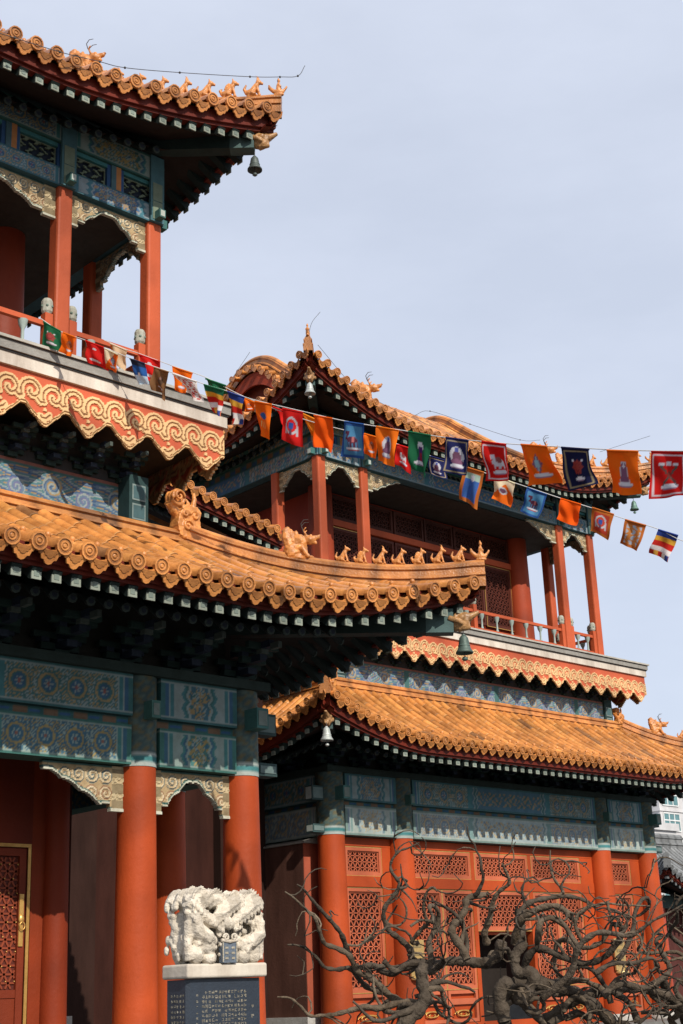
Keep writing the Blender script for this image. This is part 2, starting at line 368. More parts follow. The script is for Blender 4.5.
# ------------------------------------------------------------------ roofs
def tilecol(n,base=OCH,amp=.28):
    r=RNG.random((n,1));c=np.array(base)*(1-amp+2*amp*RNG.random((n,1)))
    dk=(r[:,0]<.028);c[dk]=np.array((.30,.14,.055))*(0.8+.5*RNG.random((dk.sum(),1)))
    ye=(r[:,0]>.8);c[ye]=c[ye]*np.array((1.05,1.12,1.15))
    return np.clip(c,0,.8)
class Roof:
    def __init__(s,x0,x1,y0,y1,z0,h,E,U=.55,Lu=2.4,beta=.2,Ef=2.0,G=None,D=None,pitch=.25,raf=.205,bd=0.):
        s.bd=bd
        s.__dict__.update(x0=x0,x1=x1,y0=y0,y1=y1,z0=z0,h=h,E=E,U=U,Lu=Lu,beta=beta,Ef=Ef,G=G,D=D,pitch=pitch,raf=raf)
    def P(s,x,y,e,dz=0.):
        af=max(min(y-s.y0,s.y1-y),0);al=max(min(x-s.x0,s.x1-x),0)
        mn,mx=min(af,al),max(af,al);fd=lambda a:max(0,1-a/s.Ef)
        z=s.z0+s.h(e)+s.U*max(0,1-mx/s.Lu)**1.6*fd(mn)
        sy=-1 if y-s.y0<s.y1-y else 1; sx=-1 if x-s.x0<s.x1-x else 1
        ky=s.beta*max(0,1-al/s.Lu)**2*fd(af); kx=s.beta*max(0,1-af/s.Lu)**2*fd(al)
        return np.array((x+sx*kx,y+sy*ky,z+dz))
    def side(s,name):
        f={'front':((s.x0,s.y0),(1,0),(0,1),s.x1-s.x0),'right':((s.x1,s.y0),(0,1),(-1,0),s.y1-s.y0),
           'left':((s.x0,s.y1),(0,-1),(1,0),s.y1-s.y0),'back':((s.x1,s.y1),(-1,0),(0,-1),s.x1-s.x0)}[name]
        return f
    def at(s,sd,q,e,dz=0.):
        o,u,i,L=s.side(sd);return s.P(o[0]+u[0]*q+i[0]*e,o[1]+u[1]*q+i[1]*e,max(e,0),dz)
    def emax(s,sd,q):
        L=s.side(sd)[3];m=min(q,L-q)
        if s.G is None: return min(m,s.E)
        if sd in('left','right'): return min(m,s.G)
        return s.D if m>=s.G else m
    def tiles(s,sd,detail=True):
        mb=MB();o,u,i,L=s.side(sd);n=int(L/s.pitch);off=(L-(n-1)*s.pitch)/2
        U=np.array((*u,0.));I=np.array((*i,0.));Zu=np.array((0,0,1.))
        r=.070*s.pitch/.25 if detail else .06
        for k in range(n):
            q=off+k*s.pitch+random.uniform(-.006,.006);em=s.emax(sd,q)
            if em<.12: continue
            # cover tiles: every tile is its own tapering half pipe, lapping the one above
            TL=.30;e=-.05;tc=tilecol(int(em/TL)+3);j=0;K=8;lift=.012
            while e<em-.02:
                e2=min(e+TL+.015,em);c=tc[j];j+=1;jz=random.uniform(-.003,.005);jq=random.uniform(-.004,.004)
                ees=np.linspace(e,e2,3);pts=np.array([s.at(sd,q+jq,x_,jz+lift) for x_ in ees]);m=3
                rr=np.array([r*1.03,r*1.0,r*.985]);cc=np.array([c,c*1.0,c*.95])
                t=np.gradient(pts,axis=0);t/=np.linalg.norm(t,axis=1)[:,None]+1e-9
                Nn=np.cross(t,U);Nn*=np.sign(Nn[:,2:3]);Nn/=np.linalg.norm(Nn,axis=1)[:,None]
                th=np.linspace(-.25,pi+.25,K)
                V=np.stack([pts+U*(rr*cos(a_))[:,None]+Nn*(rr*sin(a_))[:,None] for a_ in th],1)
                idx=np.arange(m*K).reshape(m,K)
                mb.add(V.reshape(-1,3),np.stack([idx[:-1,:-1],idx[1:,:-1],idx[1:,1:],idx[:-1,1:]],-1).reshape(-1,4),np.repeat(cc,K,axis=0),0,True)
                # lip and pale mortar at the lap
                V0=V[0];V1=pts[0]+(V0-pts[0])*.86;idx2=[(i_,i_+1,K+i_+1,K+i_) for i_ in range(K-1)]
                mb.add(np.concatenate([V0,V1]),idx2,np.clip(c*.7,0,.8))
                if j>1 and detail:
                    V2=V0-t[0]*.012;V3=V0+t[0]*.010;cen=pts[0]
                    V2=cen-t[0]*.012+(V0-cen)*1.01;V3=cen+t[0]*.012+(V0-cen)*1.03
                    mb.add(np.concatenate([V2,V3]),idx2,np.clip(c*.85+np.array((.10,.08,.055)),0,.7),0,True)
                e+=TL
            # pan tiles to the right of this row
            q2=q+s.pitch;ep=min(em,s.emax(sd,min(q2,L))) if q2<L else 0
            ep=max(s.emax(sd,min(q+s.pitch*.5,L)),0.1)
            es=np.arange(0,ep+.001,.15)
            es=np.append(es,ep) if ep-es[-1]>.004 else es
            pc=tilecol(len(es),base=(.24,.095,.027),amp=.3);PV=[];PC=[]
            for a,ee in enumerate(es):
                for w,dz in ((0,-.01),(.28,-.045),(.5,-.06),(.72,-.045),(1,-.01)):
                    qq=min(q+s.pitch*w,L);PV.append(s.at(sd,qq,min(ee,max(s.emax(sd,qq),0.0)+.05),dz+(.014 if a%2 else -.0)));PC.append(pc[a])
            m=len(es);idx=np.arange(m*5).reshape(m,5)
            mb.add(PV,np.stack([idx[:-1,:-1],idx[:-1,1:],idx[1:,1:],idx[1:,:-1]],-1).reshape(-1,4),PC,0,False)
            # round end tile
            A=-I*.97-Zu*.16;p=s.at(sd,q,-.062,.012);c=np.array(OCH)*random.uniform(.85,1.15)
            rd=.080*s.pitch/.25
            pr=[(rd*.6,-.03),(rd,-.03),(rd,.012),(rd*.82,.012),(rd*.78,.002),(rd*.58,.002),(rd*.5,.012),(rd*.38,.012),(rd*.3,.004),(rd*.16,.014),(.003,.014)]
            cl=[c*.9,c*.9,c,c,c*.45,c*.6,c,c,c*.5,c,c]
            mb.lathe(p,pr,12,np.array(cl),0,False,axis=A)
            # drip tile
            sc=s.pitch/.25
            poly=[(-.112,.0),(-.117,-.035),(-.106,-.062),(-.090,-.064),(-.076,-.092),(-.052,-.094),(-.030,-.115),(0,-.122),(.030,-.115),(.052,-.094),(.076,-.092),(.090,-.064),(.106,-.062),(.117,-.035),(.112,.0),(.055,-.028),(0,-.036),(-.055,-.028)]
            poly=[(a*sc*.95,b*1.45*sc) for a,b in poly]
            qq=q+s.pitch/2
            if qq<L-.05:
                Vd=Zu*.93-I*.35;Vd/=np.linalg.norm(Vd)
                c=np.array(OCH)*random.uniform(.85,1.18);p=s.at(sd,qq,-.045,.012)
                mb.prism(poly[::-1],p,U,Vd,-I*.9-Zu*.3,.022,c,0)
                po2=[(a*.66,b*.55-.026) for a,b in poly[1:14]]
                mb.prism(po2[::-1],p+(-I*.9-Zu*.3)*.022,U,Vd,-I*.9-Zu*.3,.007,c*.62,0)
            # nail cap
            if em>.5: 
                p=s.at(sd,q,.22,r);mb.lathe(p,[(.02,-.01),(.022,.015),(.03,.025),(.022,.05),(.004,.06)],7,c,0,True)
        return mb
    def board(s,sd):
        mb=MB();mb.zo=s.bd;o,u,i,L=s.side(sd);n=max(4,int(L/.2))
        for e0,zt,zb,w,c in ((.06,-.045,-.20,.05,REDDK),(.10,-.20,-.235,.10,REDDK)):
            V=[]
            for k in range(n+1):
                q=L*k/n
                for e,z in ((e0,zt),(e0,zb),(e0+w,zb),(e0+w,zt)): V.append(s.at(sd,q,e,z-s.h(e)))
            F=[(4*k+a,4*k+(a+1)%4,4*k+4+(a+1)%4,4*k+4+a) for k in range(n) for a in range(4)]
            mb.add(V,F,np.array(c)*.40)  # red dimmed in the colour: shadow cast by the drip tiles
        return mb
    def rafters(s,sd,ctr=1.5):
        mb=MB();mb.zo=s.bd;o,u,i,L=s.side(sd);n=int(L/s.raf);off=(L-(n-1)*s.raf)/2
        I=np.array((*i,0.))
        for k in range(n):
            q=off+k*s.raf;em=s.emax(sd,q)
            if em<.16: continue
            e1=min(em,.85);p=s.at(sd,q,.12,-.295-s.h(.12));p2=s.at(sd,q,e1,-.295-s.h(.12)+s.h(e1)*.55)
            g=random.uniform(.8,1.1)
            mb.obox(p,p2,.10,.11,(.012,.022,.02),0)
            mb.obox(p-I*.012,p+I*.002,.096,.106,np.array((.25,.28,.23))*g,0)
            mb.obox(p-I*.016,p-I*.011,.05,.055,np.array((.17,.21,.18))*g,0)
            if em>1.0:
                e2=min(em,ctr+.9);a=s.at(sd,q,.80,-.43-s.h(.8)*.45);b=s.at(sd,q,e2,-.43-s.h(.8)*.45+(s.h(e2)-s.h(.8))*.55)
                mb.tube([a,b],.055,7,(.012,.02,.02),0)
                mb.lathe(a,[(.05,0),(.05,.012),(.03,.014),(.03,.016),(.01,.016)],8,np.array([(.06,.085,.08)]*3+[(.03,.04,.06)]*2),0,False,axis=-I)  # round rafter ends toned down to deepen the shade under the eave
        return mb
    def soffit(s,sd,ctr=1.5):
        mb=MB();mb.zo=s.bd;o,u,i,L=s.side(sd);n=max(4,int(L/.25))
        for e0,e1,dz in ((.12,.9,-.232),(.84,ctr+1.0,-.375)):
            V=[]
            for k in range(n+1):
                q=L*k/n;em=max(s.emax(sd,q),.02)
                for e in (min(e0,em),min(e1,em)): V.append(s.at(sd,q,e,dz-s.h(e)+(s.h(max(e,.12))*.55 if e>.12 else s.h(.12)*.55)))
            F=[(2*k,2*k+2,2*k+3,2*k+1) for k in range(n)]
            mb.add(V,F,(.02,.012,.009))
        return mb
    def sheet(s,sd):
        mb=MB();o,u,i,L=s.side(sd);n=max(4,int(L/.4));V=[];m=8
        for k in range(n+1):
            q=L*k/n;em=max(s.emax(sd,q),0)
            for a in range(m+1): V.append(s.at(sd,q,em*a/m))
        idx=np.arange((n+1)*(m+1)).reshape(n+1,m+1)
        mb.add(V,np.stack([idx[:-1,:-1],idx[1:,:-1],idx[1:,1:],idx[:-1,1:]],-1).reshape(-1,4),OCH)
        return mb

def ridge_path(pts,w=.2,h=.26,base=OCH,seg=.42,cap=True):
    """moulded ridge swept along pts (bottom centre line); side always horizontal"""
    mb=MB();pts=np.array(pts,float);d=np.gradient(pts,axis=0)
    sd=np.stack([-d[:,1],d[:,0],np.zeros(len(d))],1);sd/=np.linalg.norm(sd,axis=1)[:,None]
    up=np.cross(sd,d);up=np.where(up[:,2:3]<0,-up,up);up/=np.linalg.norm(up,axis=1)[:,None]
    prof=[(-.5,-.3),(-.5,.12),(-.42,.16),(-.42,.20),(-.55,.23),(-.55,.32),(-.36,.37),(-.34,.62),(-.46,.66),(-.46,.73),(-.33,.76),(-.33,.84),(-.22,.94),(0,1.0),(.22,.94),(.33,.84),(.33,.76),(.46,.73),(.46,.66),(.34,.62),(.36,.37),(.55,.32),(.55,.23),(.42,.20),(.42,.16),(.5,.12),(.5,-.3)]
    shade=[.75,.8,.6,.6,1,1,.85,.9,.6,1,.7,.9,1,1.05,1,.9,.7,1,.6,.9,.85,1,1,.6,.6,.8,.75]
    K=len(prof);V=[];C=[];acc=0;col=tilecol(1,base,.12)[0]
    for j in range(len(pts)):
        if j: acc+=np.linalg.norm(pts[j]-pts[j-1])
        new=acc>seg
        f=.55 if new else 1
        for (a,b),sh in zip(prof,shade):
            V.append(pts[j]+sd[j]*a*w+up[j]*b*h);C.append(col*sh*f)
        if new: acc=0;col=tilecol(1,base,.2)[0]
    idx=np.arange(len(pts)*K).reshape(-1,K)
    mb.add(V,np.stack([idx[:-1,:-1],idx[:-1,1:],idx[1:,1:],idx[1:,:-1]],-1).reshape(-1,4),np.clip(C,0,.8),0,False)
    mb.add(V[:K],[tuple(range(K))],np.array(base)*.6);mb.add(V[-K:],[tuple(range(K))[::-1]],np.array(base)*.6)
    return mb
def dense(P0,P1,f,step=.1):
    n=max(2,int(abs(P1-P0)/step));return [f(P0+(P1-P0)*k/n) for k in range(n+1)]

# ------------------------------------------------------------------ ridge animals (solid, blended)
def blob_mesh(name,parts,mat_,parent,voxel=.018,col=OCH,disp=0.):
    """ellipsoids and tapering tubes fused by a remesh into one continuous figure"""
    mb=MB()
    for p in parts:
        if p[0]=='b': mb.ball(p[1],p[2],10,7,rot=p[3] if len(p)>3 else None)
        elif p[0]=='p': mb.prism(p[1],p[2],(1,0,0),(0,0,1),(0,1,0),p[3])
        else: mb.tube(p[1],p[2],8)
    o=mb.build(name,mat_,None)
    md=o.modifiers.new('r','REMESH');md.mode='VOXEL';md.voxel_size=voxel;md.use_smooth_shade=True
    dg=bpy.context.evaluated_depsgraph_get();me=bpy.data.meshes.new_from_object(o.evaluated_get(dg))
    o.modifiers.clear();old=o.data;o.data=me;bpy.data.meshes.remove(old);me.name=name
    n=len(me.vertices);co=np.empty(n*3);me.vertices.foreach_get('co',co);co=co.reshape(-1,3)
    no=np.empty(n*3);me.vertices.foreach_get('normal',no);no=no.reshape(-1,3)
    if disp:
        w=np.sin(co[:,0]*41+np.sin(co[:,2]*37)*1.5)*np.sin(co[:,2]*47+np.sin(co[:,1]*31))*np.sin(co[:,1]*43+2)
        co=co+no*(w*disp)[:,None];me.vertices.foreach_set('co',co.ravel())
    for a in list(me.color_attributes): me.color_attributes.remove(a)
    at=me.color_attributes.new('paint','FLOAT_COLOR','POINT')
    g=.85+.3*(np.sin(co[:,0]*30)*np.sin(co[:,2]*27)>0)
    c=np.ones((n,4));c[:,:3]=np.array(col)[None]*g[:,None];at.data.foreach_set('color',c.astype(np.float32).ravel())
    me.materials.clear();me.materials.append(mat_)
    return o
def beast_parts(v=0):
    # faces +x, sits at origin, about .3 tall
    P=[('b',(-.055,0,.06),(.07,.05,.06)),('t',[(-.05,0,.05),(.0,0,.13),(.035,0,.2)],[.052,.05,.038]),
       ('b',(.06,0,.235),(.045,.036,.038)),('t',[(.07,0,.23),(.125,0,.215)],[.028,.018]),
       ('t',[(.035,.03,.16),(.06,.035,.06),(.07,.035,0)],[.022,.016,.02]),('t',[(.035,-.03,.16),(.06,-.035,.06),(.07,-.035,0)],[.022,.016,.02]),
       ('t',[(-.05,.045,.04),(.02,.05,.02)],[.03,.02]),('t',[(-.05,-.045,.04),(.02,-.05,.02)],[.03,.02]),
       ('t',[(-.11,0,.04),(-.14,0,.12),(-.11,0,.2 if v!=2 else .15)],[.02,.024,.01]),
       ('t',[(.045,.02,.26),(.035,.03,.305)],[.016,.006]),('t',[(.045,-.02,.26),(.035,-.03,.305)],[.016,.006]),
       ('b',(.0,0,.0),(.12,.05,.02))]
    if v==1: P+=[('t',[(.07,0,.27),(.05,0,.33),(.02,0,.35)],[.014,.01,.005])]
    if v==2: P+=[('t',[(0,0,.22),(-.04,0,.19),(-.07,0,.13)],[.03,.028,.02])]
    return P
BEASTS=[]
def ridge_beast(loc,dirxy,parent,v=0,sc=1.):
    if not BEASTS:
        for k in range(3):
            o=blob_mesh('ridge_beast',beast_parts(k),M['ridge'],None,.012,OCH);COL.objects.unlink(o);BEASTS.append(o.data);bpy.data.objects.remove(o)
    o=bpy.data.objects.new('ridge_beast',BEASTS[v%3]);COL.objects.link(o);o.location=tuple(loc);attach(o,parent)
    o.rotation_euler=(0,0,atan2(dirxy[1],dirxy[0])+random.uniform(-.15,.15));o.scale=(sc,)*3
    return o
def immortal(loc,dirxy,parent,sc=1.):
    P=[('b',(0,0,.06),(.11,.05,.055)),('t',[(.08,0,.07),(.13,0,.13),(.15,0,.17)],[.03,.02,.018]),('t',[(-.08,0,.07),(-.16,0,.15),(-.17,0,.22)],[.04,.035,.012]),
       ('t',[(0,0,.08),(0,0,.2),(0,0,.25)],[.05,.04,.02]),('b',(.005,0,.29),(.03,.03,.035)),('t',[(0,0,.31),(0,0,.36)],[.02,.008]),('t',[(.0,.04,.2),(.05,.03,.15)],[.02,.015]),('t',[(.0,-.04,.2),(.05,-.03,.15)],[.02,.015]),('b',(0,0,.0),(.1,.05,.025))]
    o=blob_mesh('immortal_figure',P,M['ridge'],None,.013,OCH);o.location=tuple(loc);attach(o,parent);o.rotation_euler=(0,0,atan2(dirxy[1],dirxy[0]));o.scale=(sc,)*3
    return o
def dragon_parts():
    # crouching horned dragon head beast, faces +x, .62 tall
    P=[('b',(-.10,0,.16),(.20,.10,.17)),('b',(-.04,0,.30),(.14,.09,.13)),('t',[(-.18,0,.2),(-.24,0,.38),(-.25,0,.5),(-.2,0,.56)],[.10,.08,.06,.025]),
       ('t',[(-.12,0,.3),(-.17,0,.44),(-.16,0,.52)],[.08,.05,.02]),('t',[(-.04,0,.34),(-.09,0,.44),(-.08,0,.5)],[.06,.04,.015]),
       ('b',(.12,0,.33),(.10,.075,.075)),('t',[(.15,0,.35),(.26,0,.36),(.30,0,.40)],[.05,.035,.02]),('t',[(.13,0,.28),(.24,0,.27)],[.04,.02]),
       ('t',[(.08,.04,.38),(.04,.07,.47),(.1,.09,.53)],[.022,.016,.006]),('t',[(.08,-.04,.38),(.04,-.07,.47),(.1,-.09,.53)],[.022,.016,.006]),
       ('b',(.15,.05,.38),(.025,.02,.022)),('b',(.15,-.05,.38),(.025,.02,.022)),
       ('t',[(.0,.08,.2),(.07,.09,.08),(.12,.09,.02)],[.05,.035,.03]),('t',[(.0,-.08,.2),(.07,-.09,.08),(.12,-.09,.02)],[.05,.035,.03]),
       ('b',(-.02,0,.03),(.22,.10,.06)),('b',(-.16,.07,.12),(.09,.05,.1)),('b',(-.16,-.07,.12),(.09,.05,.1))]
    return P
DR=[]
def dragon_head(loc,dirxy,parent,sc=1.,horns=True):
    if not DR:
        o=blob_mesh('ridge_dragon',dragon_parts(),M['ridge'],None,.014,OCH,disp=.008);COL.objects.unlink(o);DR.append(o.data);bpy.data.objects.remove(o)
    o=bpy.data.objects.new('ridge_dragon',DR[0]);COL.objects.link(o);o.location=tuple(loc);attach(o,parent)
    o.rotation_euler=(0,0,atan2(dirxy[1],dirxy[0]));o.scale=(sc,)*3
    if horns:
        mb=MB()
        for sg in (-1,1): mb.tube([(.07,.035*sg,.40),(.02,.05*sg,.50),(.0,.06*sg,.58),(.05,.07*sg,.64),(.12,.07*sg,.64)],[.009,.008,.007,.006,.004],5,(.05,.04,.035))
        h=mb.build('horn',M['wire']);h.parent=o
    return o
def corner_ornament(loc,parent,sc=1.,col=OCH,rz=0):
    """joined-corner ridge ornament: block body with a big scroll and clouds"""
    body=[(-.15,0),(.17,0),(.20,.12),(.17,.26),(.20,.36),(.13,.44),(.04,.42),(-.02,.46),(-.10,.40),(-.16,.30),(-.19,.14)]
    P=[('p',body,(0,-.10,0),.20)]
    P.append(('t',[(-.10,0,.30),(-.19,0,.36),(-.25,0,.45)],[.075,.075,.075]))
    for yy in (-.07,0,.07): P.append(('t',[(-.17+.10*cos(a_)*(1-a_/14),yy,.53+.10*sin(a_)*(1-a_/14)) for a_ in np.linspace(3.6,-2.6,14)],[.03]*14))
    P.append(('b',(-.17,0,.53),(.10,.085,.10)))
    for cx_,cz_,r_,hd in ((-.03,.14,.09,1),(.08,.30,.075,-1),(-.07,.30,.06,1),(.10,.10,.06,-1),(-.17,.53,.085,1)):
        P.append(('t',[(cx_+hd*r_*(1-t_)*cos(t_*9),-.115,cz_+r_*(1-t_)*sin(t_*9)) for t_ in np.linspace(0,.9,26)],[.017]*26))
    P+=[('t',[(.02,0,.42),(.05,0,.50),(.01,0,.55)],[.04,.03,.012]),('t',[(.12,0,.42),(.15,0,.56),(.14,0,.66)],[.045,.035,.02]),('b',(0,0,.0),(.2,.12,.06))]
    o=blob_mesh('corner_ornament',P,M['ridge'],None,.011,col,disp=.004);o.location=tuple(loc);attach(o,parent);o.scale=(sc,)*3;o.rotation_euler=(0,0,rz);return o

def wind_bell(p,label,sc=1.,col=(.10,.13,.12)):
    t=empty('wind_bell',tuple(p));tag(t,label,'bell','bronze bells under the roof corners')
    mb=MB();z=-.08*sc
    pr=[(.008,0),(.03,-.005),(.05,-.03),(.06,-.08),(.066,-.13),(.082,-.17),(.10,-.195),(.102,-.215),(.092,-.215),(.07,-.17),(.0,-.15)]
    mb.lathe(np.array(p)+np.array((0,0,z)),[(a*sc,b*sc) for a,b in pr],18,col);mb.lathe(np.array(p)+np.array((0,0,z)),[(.068*sc,-.118*sc),(.073*sc,-.125*sc),(.07*sc,-.132*sc)],18,np.array(col)*1.4)
    mb.build('bell_body',M['metal'],t)
    mb=MB();mb.tube([p,np.array(p)+(0,0,z)],.006*sc,6,(.03,.03,.03));mb.lathe(np.array(p)+(0,0,z+.01),[(.02*sc,-.0),(.025*sc,-.02*sc),(.02*sc,-.03*sc)],8,col);mb.build('hanger',M['wire'],t)
    mb=MB();q=np.array(p)+(0,0,z-.15*sc);mb.tube([q,q-(0,0,.1*sc)],.004,5,(.1,.1,.1));mb.lathe(q-(0,0,.1*sc),[(.006,0),(.03*sc,-.012*sc),(.036*sc,-.035*sc),(.02*sc,-.05*sc),(.004,-.052*sc)],10,np.array(col)*1.2);mb.build('clapper',M['metal'],t)
    return t

# ------------------------------------------------------------------ pavilions
XP=(1,0,0);YM=(0,-1,0)
def bracket_mesh():
    mb=MB();g=(.018,.040,.035);b=(.016,.025,.042);w=(.07,.09,.08)  # dimmed paint: under-eave shade is built into these colours
    mb.box(-.1,.1,-.1,.1,0,.09,g);mb.box(-.07,.07,-.3,.1,.09,.17,b);mb.box(-.26,.26,-.045,.045,.09,.17,g)
    for x in(-.22,0,.22): mb.box(x-.055,x+.055,-.07,.07,.17,.225,b)
    mb.box(-.36,.36,-.04,.04,.225,.30,g);mb.box(-.05,.05,-.52,.12,.225,.31,b);mb.box(-.2,.2,-.34,-.26,.225,.30,g)
    for x in(-.16,.16): mb.box(x-.05,x+.05,-.36,-.24,.30,.35,b)
    mb.box(-.06,.06,-.56,-.46,.31,.37,w);mb.box(-.32,.32,-.34,-.26,.35,.42,g);mb.box(-.045,.045,-.7,.1,.37,.46,b);mb.box(-.03,.03,-.86,-.7,.33,.41,w)
    mb.box(-.25,.25,-.54,-.47,.37,.45,g)
    return mb
BRK=[]
def bracket(loc,rz,parent,sc=1.):
    if not BRK:
        o=bracket_mesh().build('bracket_set',M['paint']);COL.objects.unlink(o);BRK.append(o.data);bpy.data.objects.remove(o)
    o=bpy.data.objects.new('bracket_set',BRK[0]);COL.objects.link(o);o.location=tuple(loc);attach(o,parent);o.rotation_euler=(0,0,rz);o.scale=(sc,)*3
    return o
def round_column(x,y,z0,z1,r,parent,zp=None,col=RED,name='column'):
    mb=MB();n=28;zz=[z0,z0+(z1-z0)*.3,z0+(z1-z0)*.7,z1]
    mb.lathe((x,y,0),[(r*1.17,z0),(r*1.10,zz[1]),(r*1.03,zz[2]),(r*.985,z1)],n,col)
    o=mb.build(name,M['red'],parent)
    mb=MB();mb.lathe((x,y,0),[(r*1.5,z0-.14),(r*1.5,z0-.06),(r*1.25,z0)],n,(.42,.40,.36));s=mb.build('column_base',M['stone'],o)
    if zp:
        mb=MB();rr=r*1.015;pr=[];cl=[]
        rows=int((zp-z1)/.03);ang=np.arange(n)
        V=[];C=[];m=40
        for j in range(rows+1):
            z=z1+(zp-z1)*j/rows
            for k in range(m):
                a=2*pi*k/m;V.append((x+rr*cos(a),y+rr*sin(a),z))
                if z-z1<.035: c=WHT
                elif z-z1<.11: c=np.array(TEAL)
                elif z-z1<.135: c=WHT
                else:
                    q=sin(a*9)*sin(z*60)+.6*sin(a*5+z*40)
                    c=(.11,.10,.055) if q>.35 else ((.05,.085,.085) if q>-.5 else (.08,.12,.105))
                C.append(c)
        idx=np.arange((rows+1)*m).reshape(rows+1,m);nx=np.roll(idx,-1,1)
        mb.add(V,np.stack([idx[:-1],nx[:-1],nx[1:],idx[1:]],-1).reshape(-1,4),np.array(C,float),0,True)
        mb.build('painted_collar',M['paint'],o)
    return o
def square_column(x,y,z0,z1,w,parent,col=REDUP):
    mb=MB();h=w/2;c=.03
    poly=[(-h+c,-h),(h-c,-h),(h-c*.3,-h+c*.3),(h,-h+c),(h,h-c),(h-c,h),(-h+c,h),(-h,h-c),(-h,-h+c),(-h+c*.3,-h+c*.3)]
    a=[(x+p,y+q,z0) for p,q in poly];b=[(x+p,y+q,z1) for p,q in poly];n=len(poly)
    mb.add(a+b,[tuple(range(n))[::-1],tuple(range(n,2*n))]+[(i,(i+1)%n,n+(i+1)%n,n+i) for i in range(n)],col)
    return mb.build('column',M['red'],parent)
def panel_frame(mb,x0,x1,z0,z1,y,w=.05,d=.05,col=RED):
    mb.box(x0,x1,y-d,y,z1-w,z1,col);mb.box(x0,x1,y-d,y,z0,z0+w,col);mb.box(x0,x0+w,y-d,y,z0+w,z1-w,col);mb.box(x1-w,x1,y-d,y,z0+w,z1-w,col)
def gilt_line(mb,x0,x1,z0,z1,y,w=.014):
    g=(.62,.36,.10);mb.box(x0-w,x1+w,y-.012,y,z1,z1+w,g);mb.box(x0-w,x1+w,y-.012,y,z0-w,z0,g);mb.box(x0-w,x0,y-.012,y,z0,z1,g);mb.box(x1,x1+w,y-.012,y,z0,z1,g)
def lattice_panel(name,x0,x1,z0,z1,y,parent,cell=.085,gilt=True,col=None,bc=(.035,.012,.01)):
    """a framed lattice with a dark board behind it, facing -y"""
    col=col or PINKL
    mb=MB();panel_frame(mb,x0,x1,z0,z1,y,.055,.05,col);panel_frame(mb,x0+.055,x1-.055,z0+.055,z1-.055,y+.005,.022,.03,np.array(col)*.9)
    mb.box(x0,x1,y+.02,y+.035,z0,z1,bc)
    o=mb.build(name,M['red'],parent)
    mb=MB();lattice(mb,(x0+.075,y-.004,z0+.075),XP,YM,x1-x0-.15,z1-z0-.15,cell,.017,.022,col);mb.build('lattice',M['red'],o)
    if gilt:
        mb=MB();gilt_line(mb,x0,x1,z0,z1,y-.04);mb.build('gilt_edge',M['gold'],o)
    return o
PINKL=(.47,.12,.055)

